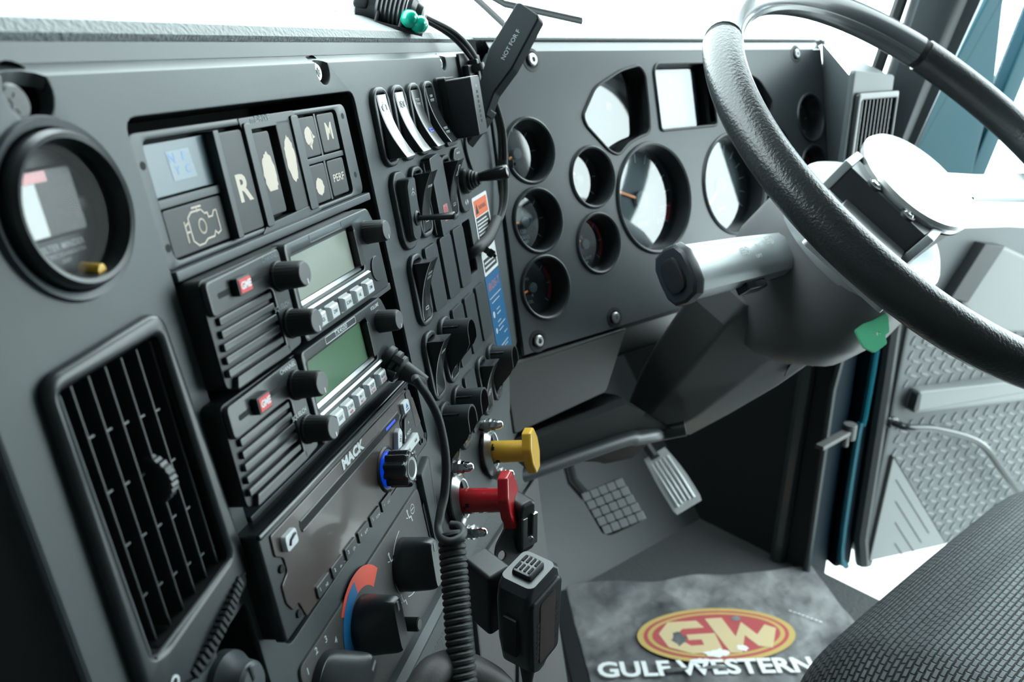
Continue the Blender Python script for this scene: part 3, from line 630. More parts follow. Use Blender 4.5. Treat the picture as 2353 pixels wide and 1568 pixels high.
def car_stereo():
    r = thing('car_stereo', 'glossy black car stereo with brown reflection coloured in, disc slot and big blue-lit volume knob', 'radio', F1m(0, 0, 12))
    o = rpoly([(266, -216), (455, -211), (442, -161.5), (266, -162.5)], 2)
    m = MB(); m.plate(off_poly(o, 1), -60, -3); m.part('housing', 'black', r)
    m = MB(); m.plate(o, -5, 0, b=1.6, steps=3); m.part('bezel', 'satin', r)
    m = MB(); m.box(266, 441, -164.8, -162, -1, 1.6, .8); m.part('top_rail', 'gloss', r)
    f = rpoly([(273.5, -177), (279, -181), (279, -188), (272.5, -191), (272.5, -200), (276, -206), (281, -205), (284, -215), (383, -213), (392, -210.5), (419, -209), (419, -180), (434, -172), (434, -166.5), (274, -167)], 1.5)
    m = MB(); m.plate(f, -1, .9, b=.5); m.part('faceplate', 'facia', r)
    m = MB(); m.plate(rpoly([(436, -168), (442.5, -168), (452.5, -208), (420.5, -208), (420.5, -181), (436, -173.5)], 1.5), -1, .7, b=.4); m.part('side_plate', 'satin', r)
    m = MB(); m.plate(rpoly([(296, -174.2), (296, -178), (419, -177.5), (421, -175.8), (419, -173.9)], 1), .8, 1.05); sl = m.part('disc_slot', 'deep', r)
    m = MB(); m.tube([(297, -173.7, 1.0), (420, -173.4, 1.0)], .5, 6); m.tube([(297, -178.5, 1.2), (419, -178, 1.2)], .55, 6); m.part('slot_lip', 'radio', sl)
    m = MB(); m.box(400, 414, -176.6, -175, 1.0, 1.15); m.part('slot_light', 'blue_glow', sl, 'blue light inside the disc slot')
    m = MB(); m.text('MACK', 7.2, 357, -170, .95, sx=1.25, d=.5, bold=.05); m.part('lettering', 'key_white', r)
    # volume knob
    m = MB(); m.lathe([(13.2, -.5), (13.2, 1.2), (12.2, 2), (11.4, 1.4)], 48, m3(391, -196, 0)); m.part('knob_well', 'satin', r)
    m = MB(); m.lathe([(10.3, .5), (10.3, 1.6), (9.6, 3)], 48, m3(391, -196, 0)); m.part('knob_light', 'blue_glow', r, 'blue light ring behind the knob')
    m = MB(); pts = [(391+(9.6+.9*math.cos(t*R(1)*10))*math.cos(R(t)), -196+(9.6+.9*math.cos(t*R(1)*10))*math.sin(R(t))) for t in range(0, 360, 4)]
    m.plate(pts, 3, 16, b=1.8, steps=3); k = m.part('volume_knob', 'gloss', r)
    m = MB(); m.lathe([(6.4, 15.5), (6.4, 16.3), (5.5, 16.2), (3, 15.3), (.01, 15)], 40, m3(391, -196, 0)); m.part('knob_cap', 'silver_plastic', k)
    def key(n, P, z, c, lab=None, b=.7):
        m = MB(); m.plate(rpoly(P, 1), .6, z, b=b); return m.part(n, c, r, lab)
    k = key('phone_button', rr(279.5, 289.5, -179, -171.5, 1.6), 3.6, 'key_white', 'white phone button'); m = MB(); m.tube([(281.8, -176.6, 3.7), (283, -174.6, 3.7), (286.5, -173.6, 3.7), (287.6, -173.8, 3.7)], .7, 6); m.part('phone_symbol', 'black', k)
    k = key('eject_button', rr(424.5, 433.5, -177.5, -170.5, 1.2), 3.2, 'key_white', 'white eject button'); m = MB(); m.plate([(427.2, -174.6), (431, -174.6), (429.1, -171.9)], 3.2, 3.35); m.box(427.2, 431, -176, -175.3, 3.1, 3.35); m.part('eject_symbol', 'cold', k)
    k = key('source_button', [(404, -190.5), (410, -191), (414.5, -184), (413, -180.5), (408.5, -181.5)], 4, 'key_white', 'white source button'); m = MB(); m.text('SRC', 2.6, 410.2, -186, 4.05, 55, d=.1); m.part('lettering', 'black', k)
    k = key('next_button', [(417, -193), (433.5, -192), (433, -179.5), (424, -180)], 2.4, 'satin'); m = MB(); m.text('NEXT', 2.7, 426, -189.5, 2.45, d=.1); m.text('^', 4, 428, -184.5, 2.45, d=.1); m.plate([(418.4, -190.5), (420.2, -190.5), (420.2, -188)], 2.4, 2.55); m.part('lettering', 'print', k)
    k = key('scan_button', [(406, -200.5), (436, -199.5), (435, -193.5), (412, -194.3)], 4, 'key_white', 'white scan button'); m = MB(); m.text('SCAN', 2.7, 416, -197.4, 4.05, d=.1); m.text('ASK', 2.3, 429.5, -196.6, 4.05, d=.1); m.part('lettering', 'black', k)
    k = key('previous_button', [(417, -208.5), (434, -208), (435, -201), (414, -202)], 2.4, 'satin'); m = MB(); m.text('PREV', 2.7, 426, -203.6, 2.45, d=.1); m.text('v', 3.2, 428, -206.6, 2.45, d=.1); m.part('lettering', 'print', k)
    for i in range(6):
        x = 301.5+i*15.7; k = key('preset_button', [(x-6.6, -213.8), (x+6.6, -213.8), (x+6.6, -207.4), (x-6.6, -207.4)], 2, 'satin', b=.5)
        m = MB(); m.text(str(i+1), 2.7, x-3.8, -210.2, 2.05, d=.1); s_ = ('>II', 'o-', '((x', 'RPT', 'RDM', 'ESC')[i]; m.text(s_, 2.3, x+2.2, -211.6, 2.05, d=.1); m.part('lettering', 'print', k)
    m = MB(); m.plate(rpoly([(440, -174), (444.5, -174), (449, -193), (440.5, -193)], 1), .5, .85); k = m.part('usb_window', 'facia', r)
    m = MB(); m.ring([(2.6, .6), (2.6, 1.5), (1.7, 1.5), (1.7, .6)], 24, m3(443.5, -203.5, 0)); m.part('aux_socket', 'satin', r)
    for x, y in ((439, -165.4), (451.5, -203.5), (276, -184.5), (279.5, -210)): m = MB(); m.cyl(x, y, 1.9, .2, .95, n=16); m.part('screw_hole', 'deep', r)
car_stereo()

def climate():
    r = thing('climate_panel', 'grey heater control panel with printed fan, temperature and airflow marks', 'control panel', F1m(0, 0, 0))
    m = MB(); o = [(284, -244), (452, -240), (468, -232), (459, -300), (450, -306), (262, -312), (268, -256)]
    m.plate(rpoly([(283, -320), (283, -244), (449, -238), (452, -306), (440, -320)], 5), -2, 1.6, b=1.2); m.part('plate', 'dash_warm', r)
    m = MB(); m.plate(rpoly([(452, -232), (470, -226), (463, -300), (455, -306), (452, -300)], 2), 0, 4.5, b=1.6); m.part('side_rib', 'dash', r)
    m = MB(); m.plate(rpoly([(448.6, -252), (452, -251), (452, -282), (449.5, -286)], 1), 1.4, 2.2); m.part('side_slot', 'deep', r)
    cx, cy = 350, -267
    def arc(a0, a1, r0, r1): return co(cx, cy, r1, 24, a0=a0, a1=a1)+co(cx, cy, r0, 24, a0=a0, a1=a1)[::-1]
    m = MB(); m.plate(arc(35, 140, 19, 30), 1.6, 1.75); m.part('warm_arc', 'heat', r, 'red arc of the temperature scale')
    m = MB(); m.plate(arc(96, 228, 19, 27), 1.7, 1.85); m.part('cold_arc', 'cold', r, 'blue arc of the temperature scale')
    m = MB()
    for s_, x, y in (('1', 289, -250), ('2', 299.5, -246.5), ('3', 309.5, -247.5), ('4', 317.5, -254.5)): m.text(s_, 5.2, x, y, 1.65)
    for a in (0, 90, 180, 270): m.plate([(282.5+math.cos(R(a+b_))*q, -259+math.sin(R(a+b_))*q) for b_, q in ((0, .6), (-20, 3.4), (10, 4.2), (40, 3.2))], 1.6, 1.75)
    m.strip(co(414, -270, 23, 10, a0=100, a1=140), .6, 1.6, 1.75); m.strip(co(414, -270, 23, 12, a0=160, a1=215), .6, 1.6, 1.75)
    m.strip(co(414, -270, 22, 8, a0=240, a1=275), .6, 1.6, 1.75); m.strip(co(cx, cy, 22, 8, a0=275, a1=320), .6, 1.6, 1.75)
    for a in (60, 148, 225): # little seated figures with arrows
        x, y = 414+26*math.cos(R(a)), -270+25*math.sin(R(a)); m.strip([(x-1, y+4), (x, y), (x+3, y-.5), (x+3.5, y-4)], 1, 1.6, 1.75); m.cyl(x-1, y+5.4, 1, 1.6, 1.75, n=10); m.strip([(x-4, y+2), (x-2, y+1)], .6, 1.6, 1.75)
    c = co(434, -246, 3, 16); m.strip(c+[c[0]], .5, 1.6, 1.75); m.strip([(432, -246), (436, -246)], .5, 1.6, 1.75)
    c = co(330, -290, 3, 16); m.strip(c+[c[0]], .5, 1.6, 1.75)
    m.part('printing', 'print', r)
    m = MB(); m.cyl(387, -297, 4.2, 1, 13, n=24, b=.6); k = m.part('push_switch', 'rubber', r); m = MB(); m.cyl(387, -297, 3.3, 12.9, 13.4, n=24, b=.2); m.part('switch_cap', 'satin', k)
    def ck(u, v, rot, lab):
        m = MB(); m.lathe([(16.4, 0), (16.4, 2), (15.8, 4), (15, 4.4), (.01, 4.6)], 48, Matrix.Diagonal((.95, 1, 1, 1)))
        k = m.part('climate_knob', 'satin', r, lab, M=T3(u, v, 1.6) @ RZ(rot))
        def el(a, b_, z, dx, p): return [(dx+a*math.copysign(abs(math.cos(t))**p, math.cos(t)), b_*math.copysign(abs(math.sin(t))**p, math.sin(t)), z) for t in [2*math.pi*i/40 for i in range(40)]]
        m = MB(); m.loft([el(15, 16.5, 3.5, 0, 1), el(13.6, 16.6, 6, 0, .95), el(9.6, 16.6, 11, .3, .8), el(7, 16.3, 16, .7, .6), el(6, 15.8, 18.5, 1, .45), el(5.6, 15, 20.5, 1.2, .4), el(4.8, 14, 21.5, 1.2, .4)])
        m.part('grip', 'satin', k)
        m = MB(); m.box(.2, 2.2, 8, 13.5, 21.2, 21.8, .2); m.part('pointer', 'dim_print', k)
    ck(347, -267, -4, 'middle heater knob set inside the red and blue arc')
    ck(406, -268, -6, 'airflow knob nearest the curly cord')
    ck(301, -267, -68, 'fan speed knob below the numbers 1 to 4')
climate()

# ------------------------------------------------------------------ switches
UC = {1: (513, 544, 574.5, 605, 639), 2: (516, 549.5, 582, 613, 645), 3: (518, 551, 583.5, 615, 645), 4: (515.5, 549, 582, 613, 644.5), 5: (517, 549, 581, 613, 645)}
VC = {1: -15.5, 2: -70, 3: -125, 4: -179.5, 5: -234}
def prof_z(kind, y):
    t = (y+20)/40 if kind == 'up' else (20-y)/40
    return 3.4+12.5*max(0, t)**2.0
def rocker_parts(r, kind, wide=8.3):
    m = MB(); m.plate(rr(-13.2, 13.2, -25, 25, 11, 7), -2, 3.4, holes=[rr(-8.6, 8.6, -21, 21, 4, 4)], b=1.5, steps=3); m.part('bezel', 'switch', r)
    m = MB(); m.plate(rr(-9, 9, -21.4, 21.4, 4), -2, .3); m.part('well', 'deep', r)
    ys = [-20+40*k/14 for k in range(15)]; top = [(y, prof_z(kind, y)) for y in ys]
    secs = []
    for x, dz, sc in ((-wide, -1.4, .985), (-wide+.5, -.4, .995), (-wide+1.5, 0, 1), (wide-1.5, 0, 1), (wide-.5, -.4, .995), (wide, -1.4, .985)):
        P = [(x, -20*sc, -1)]+[(x, y*sc, max(.5, z+dz)) for y, z in top]+[(x, 20*sc, -1)]
        secs.append(P)
    m = MB(); m.loft(secs); return m.part('rocker', 'gloss', r)
def on_rocker(kind, y):
    z = prof_z(kind, y)+.12; dz = (prof_z(kind, y+1)-prof_z(kind, y-1))/2
    return m3(0, y, z) @ RX(math.degrees(math.atan(dz)))
def rocker(row, c, kind, label, marks=(), group='rocker switches of the console'):
    r = thing('rocker_switch', label, 'switch', F1m(UC[row][c], VC[row], 0), group); k = rocker_parts(r, kind)
    if marks:
        m = MB(); blue = []
        for t, y in marks:
            M = on_rocker(kind, y)
            if t == 'bar': m.strip([(-2.6, -.9), (2.6, -.9), (2.6, .9), (-2.6, .9), (-2.6, -.9)], .4, 0, .15, M=M)
            elif t == 'blue': blue.append(M)
            elif t == 'dot': m.plate(rr(-2, 2, -1.2, 1.2, .9), 0, .15, M=M)
            elif t == 'engine': m.strip([(-3, -2), (-3, 1), (-1.5, 2), (2, 2), (3, 1), (3, -2), (-3, -2)], .5, 0, .15, M=M); m.strip([(-1, 3.2), (1.6, 3.2)], .5, 0, .15, M=M); m.strip([(-4.2, -1.5), (-4.2, 1)], .5, 0, .15, M=M)
            elif t == 'fan': c_ = co(0, 0, 2.2, 14); m.strip(c_+[c_[0]], .5, 0, .15, M=M); m.strip([(-3.6, -2), (-3.6, 2)], .5, 0, .15, M=M); m.strip([(3.6, -2), (3.6, 2)], .5, 0, .15, M=M); m.cyl(0, 0, .8, 0, .15, n=10, M=M)
            elif t == 'text': [m.strip([(q, -.7), (q, .8), (q+.9, .8)], .35, 0, .15, M=M) for q in (-3.6, -2, -.4, 1.2, 2.6)]
            elif t == 'x': m.strip([(-2, -4), (2, 4), (-2, 4), (2, -4), (-2, -4)], .5, 0, .15, M=M)
            else: m.text(t, 2.5, 0, 0, 0, d=.15, M=M)
        m.part('marking', 'print', k)
        for M in blue: m = MB(); m.strip([(-3, -1), (3, -1), (3, 1), (-3, 1), (-3, -1)], .7, 0, .2, M=M); m.part('light_bar', 'blue_glow', k, 'lit blue bar')
    return r
rocker(1, 0, 'down', 'first rocker switch of the top row, nearest the M button, with an engine symbol', [('engine', 12)])
rocker(1, 1, 'down', 'second rocker switch of the top row, with a round fan-like symbol', [('fan', 12)])
rocker(1, 2, 'down', 'third rocker switch of the top row, with a lit blue bar', [('text', 13), ('text', 10), ('blue', -8.5)])
rocker(1, 3, 'down', 'fourth rocker switch of the top row, beside the slotted black box', [('SUSP', 14), ('text', 11), ('text', -10), ('text', -13)])
rocker(2, 1, 'up', 'rocker switch lettered STROBE right of the wiper switch', [('STROBE', 10), ('bar', -13)])
rocker(3, 0, 'up', 'single rocker switch left of the row of three blank covers', [('text', 11), ('text', 8), ('bar', -13)])
rocker(4, 0, 'up', 'unguarded rocker switch in the fourth row, left of a hooded one', [('text', 10)])
rocker(5, 3, 'up', 'unguarded rocker switch at the lower right, beside the lowest hooded switch', [('fan', -6)])
def hooded(row, c, label, marks):
    r = rocker(row, c, 'up', label, marks, 'rocker switches with hooded guards')
    r.name = 'guarded_switch'
    path = [(-9.4, y) for y in (-19, -14, -9, -4, 1, 6, 11)]+[(9.4*math.cos(R(a)), 12.5+9.4*math.sin(R(a))) for a in range(170, 5, -15)]+[(9.4, y) for y in (11, 6, 1, -4, -9, -14, -19)]
    def hh(y): t = max(0, min(1, (y+19)/27)); return 3+19*t*t*(3-2*t)
    secs = []
    for i, (x, y) in enumerate(path):
        a = V(path[max(i-1, 0)]); b = V(path[min(i+1, len(path)-1)]); t = (b-a).normalized(); nx_, ny_ = -t.y*.75, t.x*.75
        h = hh(y); secs.append([(x+nx_, y+ny_, 0), (x+nx_, y+ny_, h), (x-nx_, y-ny_, h), (x-nx_, y-ny_, 0)])
    m = MB(); m.loft(secs)
    m.part('guard', 'switch', r); return r
hooded(4, 1, 'hooded switch in the fourth row beside the three lower blank covers', [('text', -8), ('dot', -13)])
hooded(5, 0, 'hooded switch nearest the red knob, first of the bottom row', [('text', -9), ('dot', -13)])
hooded(5, 1, 'second hooded switch of the bottom row, between another hooded one and a blank cover', [('dot', -13)])
hooded(5, 4, 'hooded switch touching the lower end of the blue sticker', [('dot', -10), ('dot', -14)])
def blank(row, c, label):
    r = thing('blank_switch_cover', label, 'switch cover', F1m(UC[row][c]-.5, VC[row], 0), 'blank switch covers')
    m = MB(); m.plate(rpoly([(-13, -22.5), (9, -23.5), (13, -20), (13, 22), (9, 24), (-13, 24)], 3), -2, 2.6, b=.9, steps=2); m.part('cover', 'switch', r)
    m = MB(); m.plate(rr(-13.6, -12.8, -22, 22, .3), -1, .6); m.part('shadow_gap', 'deep', r)
for (rw, c, lab) in ((3, 1, 'blank cover next to the single rocker in the third row'), (3, 2, 'middle blank cover of the third row'), (3, 3, 'blank cover beside the open slot with the cable'),
                     (4, 2, 'blank cover next to the hooded switch in the fourth row'), (4, 3, 'middle blank cover of the fourth row'), (4, 4, 'blank cover beside the blue sticker'), (5, 2, 'blank cover between hooded switch and lower right rocker')):
    blank(rw, c, lab)
def wiper_switch():
    r = thing('wiper_switch', 'wiper switch with a thin black lever sticking out', 'switch', F1m(UC[2][0], VC[2], 0))
    m = MB(); m.plate(rr(-13.2, 13.2, -26, 26, 11, 7), -2, 3.4, b=1.5, steps=3); m.part('bezel', 'switch', r)
    secs = [[(x*q, y*q2+dy, z) for x, y in rr(-8.3, 8.3, -21, 21, 5, 5)] for z, q, q2, dy in ((3, 1, 1, 0), (7, .97, .97, .3), (8.4, .85, .94, .5))]
    for P in secs: 
        for i, (x, y, z) in enumerate(P): P[i] = (x, y, z+(3.5 if y > 8 else 0)*(z > 5)*(y-8)/13)
    m = MB(); m.loft(secs); m.part('body', 'switch', r)
    m = MB(); m.ring([(5, 6), (5, 10), (3.6, 11), (3, 9)], 24, m3(1, -6, 0)); m.part('boot', 'black', r)
    m = MB(); m.tube([(1, -6, 8), (1, -6.5, 16), (1.2, -7, 24), (1.2, -7.2, 35), (1.2, -7.2, 36)], [2.1, 2, 2.3, 3, 2.2], 12, ry=.6); m.part('lever', 'gloss', r)
    m = MB(); M = m3(0, 9, 10.2) @ RX(8); m.strip(co(0, -1, 3.4, 8, a0=20, a1=160), .5, 0, .2, M=M); m.strip([(-2.2, -2), (-1.6, -5), (1.6, -5), (2.2, -2), (-2.2, -2)], .5, 0, .2, M=M); m.strip([(-1.5, 3.5), (0, 5), (1.5, 3.5)], .5, 0, .2, M=M); m.strip([(0, -2), (0, 1)], .5, 0, .2, M=M); m.part('wiper_symbol', 'print', r)
wiper_switch()
def raised_cover():
    r = thing('hazard_switch', 'raised flat switch cover with a red square brake symbol', 'switch', F1m(UC[2][2], VC[2], 0))
    m = MB(); m.plate(rpoly([(-14, -30), (14, -26), (14, 24), (5, 29), (-14, 27)], 2.5), -2, 7, b=1); m.part('cover', 'switch', r)
    m = MB(); m.plate(rpoly([(-17, -27), (-13, -28), (-13, 26), (-17, 24)], 1.5), -2, 3, b=.8); m.part('side_flange', 'switch', r)
    m = MB(); m.plate(rr(-5, 5, -20, -8, .8), 7, 7.2); k = m.part('warning_symbol', 'pink', r, 'faded red square symbol')
    m = MB(); c = co(0, -14, 3, 18, 3.8); m.strip(c+[c[0]], .5, 7.2, 7.35); m.strip([(0, -12), (0, -16)], .6, 7.2, 7.35); m.part('ring_mark', 'red_print', k)
raised_cover()
r_ = rocker(2, 3, 'up', 'narrow rocker switch half hidden between the red symbol cover and the mirror lever', [('x', 12), ('bar', -13)])
def mirror_switch():
    r = thing('mirror_switch', 'mirror adjuster with a black joystick lever in the second row', 'switch', F1m(UC[2][4], VC[2], 0))
    m = MB(); m.plate(rr(-13.2, 13.2, -25, 27, 11, 7), -2, 3.4, b=1.5, steps=3); m.part('bezel', 'switch', r)
    m = MB(); m.lathe([(10.5, 3), (10.5, 7), (9.6, 8.4), (8.4, 8.6)], 36); m.part('collar', 'satin', r)
    m = MB(); m.lathe([(8, 8), (8, 11), (6.8, 11.6), (7, 13), (5.8, 13.8), (6, 15.4), (4.6, 16.4), (4.2, 18)], 32); m.part('boot', 'rubber', r)
    m = MB(); m.lathe([(3.4, 16), (4.2, 22), (5.6, 34), (5.9, 39), (5.2, 41.5), (3.6, 42.2), (.01, 42.4)], 24, RX(-4)); m.part('lever', 'gloss', r)
    m = MB(); m.text('MIRROR', 2.3, 0, 22.5, 3.45); m.strip(co(0, 12, 4.6, 10, a0=30, a1=150), .6, 3.4, 3.55); m.plate([(-4.4, -17), (-1.6, -14.8), (-1.6, -19.2)], 3.4, 3.55); m.plate([(4.4, -17), (1.6, -14.8), (1.6, -19.2)], 3.4, 3.55); m.part('marking', 'print', r)
mirror_switch()

def stickers():
    r = thing('warning_label', 'white and orange warning label on the right edge of the console', 'label', F1m(0, 0, .1))
    P = [on(F1, *q) for q in ((1084, 462), (1117, 441), (1150, 607), (1113, 636))]
    (x0, y1), (x1, _), (_, _), (_, y0) = P; x0, x1, y0, y1 = 668, 713, -156, -88
    m = MB(); m.plate(rr(x0, x1, y0, y1, 2), 0, .25); m.part('backing', 'white', r)
    m = MB(); m.plate(rr(x0+3, x1-3, y1-17, y1-3, .5), .25, .35); m.part('heading', 'orange', r, 'orange heading band')
    m = MB(); m.plate(rr(x0+3, x1-3, y0+30, y1-18, .5), .25, .35); m.plate(rr(x0+3, x1-3, y0+3, y0+14, .5), .25, .35); m.plate([(x0+5, y1-14.5), (x0+14, y1-14.5), (x0+9.5, y1-6)], .35, .42); m.text('WARNING', 5.4, x0+26, y1-10.5, .35, d=.1, sx=.85); m.part('text_block', 'black', r)
    m = MB()
    rn = random.Random(2)
    def lines(x, xe, y, h, wd):      # lines too small to read: broken strokes
        q = x
        while q < xe: l = rn.uniform(2, 6); m.strip([(q, y), (min(q+l, xe), y)], wd, .34, .42); q += l+1.4
    for k in range(7): lines(x0+5, x1-6-rn.uniform(0, 6), y1-21-k*2.9, 0, 1.3)
    for k in range(2): lines(x0+5, x1-8, y0+10.5-k*4, 0, 1.6)
    m.part('lettering', 'white', r)
    r = thing('blue_sticker', 'blue sticker with pink title and small white text below the warning label', 'sticker', F1m(0, 0, .1))
    x0, x1, y0, y1 = 667, 712, -233, -157
    m = MB(); m.plate([(x0, y0+6), (x0, y1), (x1, y1), (x1+1, y0)], 0, .25); m.part('backing', 'blue_sticker', r)
    m = MB(); m.text('iROS-T', 10, x0+23, y1-10.5, .25, d=.15, sx=1.2); m.part('title', 'pink', r)
    m = MB()
    rn = random.Random(5)
    for x, xe, y in ((4, 40, 20), (8, 32, 24.5), (18, 28, 33), (18, 30, 37), (16, 26, 44), (16, 38, 48), (16, 30, 52), (30, 40, 58), (6, 38, 66), (8, 36, 69), (6, 30, 72)):
        q = x
        while q < xe: l = rn.uniform(2, 5); m.strip([(x0+q, y1-y), (x0+min(q+l, xe), y1-y)], .9, .24, .34); q += l+1.2
    m.cyl(x0+8, y1-35, 3, .2, .4, n=16); m.cyl(x0+8, y1-50, 2.6, .2, .4, n=16); m.part('lettering', 'key_white', r)
stickers()

# ------------------------------------------------------------------ things fixed to the console
def plug_cord():
    r = thing('curly_cord', 'black curly cord plugged into the lower radio and hanging before the heater panel', 'cord', I4)
    b = F1 @ V((.4205, -.140, .012)); n = N1
    pl = axes(H1, U1, N1, b)
    m = MB(); m.M = Matrix.Identity(4)
    m.lathe([(8, -1), (9, 0), (9, 3), (7.5, 4), (8.6, 5), (8.6, 7.5), (6.8, 8.3), (7.6, 9), (7.6, 11), (5.8, 12.5), (4.6, 24), (4.2, 27), (.01, 27)], 32, RX(38)); 
    k = m.part('plug', 'rubber', r); k.matrix_world = pl
    m = MB()
    for a in (40, 100, 160): m.box(-2.2, 2.2, 6.2, 9.6, 5, 11, .8, M=RX(38) @ RZ(a))
    k2 = m.part('plug_grip', 'satin', r); k2.matrix_world = pl
    e = pl @ V((0, -.0155, .020))
    P = [e, pt(955, 872, .452), pt(982, 910, .46), pt(1008, 965, .468), pt(1024, 1050, .47), pt(1022, 1130, .47), pt(1012, 1180, .465), pt(1008, 1215, .46), pt(1016, 1238, .452), pt(1034, 1246, .448), pt(1056, 1238, .45), pt(1064, 1222, .456), pt(1054, 1210, .462), pt(1036, 1207, .464)]
    m = MB(); m.tube(smooth([p*1000 for p in P], 8), 2.5, 12); m.part('straight_lead', 'rubber', r)
    a0, a1 = pt(1037, 1228, .457), pt(1066, 1600, .43); ax = (a1-a0); L = ax.length*1000; ax.normalize()
    X = CR-ax*CR.dot(ax); X.normalize(); Y = ax.cross(X); N = 24; Q = []
    for i in range(N*14+1):
        t = i/(N*14); a = t*N*2*math.pi; Q.append(a0*1000+ax*1000*(t*L/1000)+X*5.7*math.cos(a)+Y*5.7*math.sin(a))
    m = MB(); m.tube(Q, 2.05, 8, up=ax); m.part('coil', 'rubber', r)
plug_cord()
def harness():
    g = 'cables along the right edge of the console'
    for k, (dx, dd, lab) in enumerate(((0, 0, 'front black cable running from the green-lensed lamp into the open switch slot'), (7, .012, 'rear black cable running beside the front one down to the open slot'))):
        P = [pt(975+dx*.3, 44-k*4, .655), pt(1035+dx, 80-k*6, .675), pt(1075+dx, 122-k*6, .70), pt(1105+dx*.6, 168, .73), pt(1130+dx, 230, .75), pt(1148+dx*1.3, 300, .76), pt(1151+dx*1.5, 380, .765), pt(1154+dx*1.3, 450, .76), pt(1147+dx*.6, 500, .75), pt(1122+dx*.4, 548, .725), pt(1090+dx*.3, 578, .70), pt(1068, 592, .71)]
        m = MB(); m.tube(smooth([p*1000 for p in P], 8), 2.5, 10); tag(m.part('cable', 'rubber'), lab, 'cable')
    m = MB(); P = [pt(1142, 505, .745), pt(1122, 548, .72), pt(1094, 574, .698), pt(1064, 596, .705)]; m.tube(smooth([p*1000 for p in P], 5), 5, 12); tag(m.part('cable_sleeve', 'rubber'), 'thicker black sleeve entering the open switch slot', 'cable')
    P = [pt(1098, 290, .69), pt(1070, 312, .685), pt(1072, 350, .69), pt(1086, 395, .70)]
    m = MB(); m.tube(smooth([p*1000 for p in P], 5), 1.5, 8); tag(m.part('cable', 'rubber'), 'thin black cable dropping from the slotted box behind the mirror joystick', 'cable')
    def tie(x, y, d, rot, lab, s=1):
        r = thing('cable_tie', lab, 'cable tie', FC(x, y, d) @ RZ(rot), 'cable ties')
        m = MB(); m.ring([(4.8*s, -2.4), (5.6*s, -2.4), (5.6*s, 2.4), (4.8*s, 2.4)], 24, RX(90)); m.part('band', 'black', r)
        m = MB(); m.box(4.2*s, 9.5*s, -3.4, 3.4, -2.6, 2.6, .8); m.box(9*s, 12*s, -1.4, 1.4, -.6, .6, .3); m.part('lock', 'black', r)
    tie(1156, 377, .762, 0, 'black cable tie beside the mirror joystick')
    tie(1113, 572, .708, -35, 'black cable tie over the warning label')
    r = thing('cable_clip', 'black adhesive cable clip at the upper corner beside the black paddle', 'cable clip', F1m(706, 12, 0))
    m = MB(); m.plate(rr(-12, 12, -16, 16, 1.5), 0, 2.5, b=.6); m.part('base', 'black', r)
    m = MB(); m.box(-8, 10, -6, 6, 2, 8, 1.5); m.box(6, 12, -10, 10, 3, 12, 1.5); m.ring([(7, -3), (8.2, -3), (8.2, 3), (7, 3)], 24, m3(8, 2, 9) @ RX(80)); m.part('clamp', 'black', r)
harness()
def slotted_box():
    r = thing('slotted_box', 'small black box with a row of square vents stuck on the fifth top switch', 'box', F1m(639, -14, 0))
    m = MB(); m.plate(rr(-13.5, 13.5, -27, 25, 4), -2, 3, b=1.2); m.part('mounting_plate', 'switch', r)
    m = MB(); m.plate(rr(-12, 12, -23.5, 24, 1.6), 2, 9, b=1); m.part('lid', 'black', r)
    m = MB(); m.plate(rr(-12, 12, -22, 22, 1.6), 9, 29, b=1.4, steps=3); m.part('case', 'satin', r)
    m = MB()
    for k in range(7): m.box(-2.2, 1.8, 9-k*3.6, 11.2-k*3.6, 28.8, 29.15)
    m.part('vent_openings', 'deep', r)
    m = MB(); m.box(-3, 2, 13.5, 15.5, 28.9, 29.1); m.part('marking', 'dim_print', r)
slotted_box()
def paddle():
    d = .685; F = FC(1170, 150, d) @ RY(-20); s = d/PX*1000
    r = thing('black_paddle', 'long black plastic paddle lettered NOT FOR, standing up past the dash', 'handle', F)
    def q(P): return [((x-1170)*s*1.12, (150-y)*s) for x, y in P]
    up = q([(1188, 12), (1196, 12), (1234, 46), (1236, 56), (1180, 160), (1140, 212), (1122, 262), (1082, 262), (1096, 212), (1112, 165), (1126, 110)])
    m = MB(); m.plate(rpoly(up, 1.2), -10, 3, b=1.8, steps=3); m.part('blade', 'paddle', r)
    m = MB(); m.plate(rpoly(q([(1080, 230), (1130, 245), (1112, 275), (1092, 300), (1075, 322), (1056, 330), (1050, 300)]), 2), -14, -1, b=2, steps=3); m.part('stem', 'black', r)
    m = MB(); m.text('NOT FOR F', 5.2, 0, 0, 3.02, d=.1); m_ = m.part('lettering', 'dim_print', r)
    m_.matrix_local = T3(2.4, 15.5, 0) @ RZ(58)
paddle()
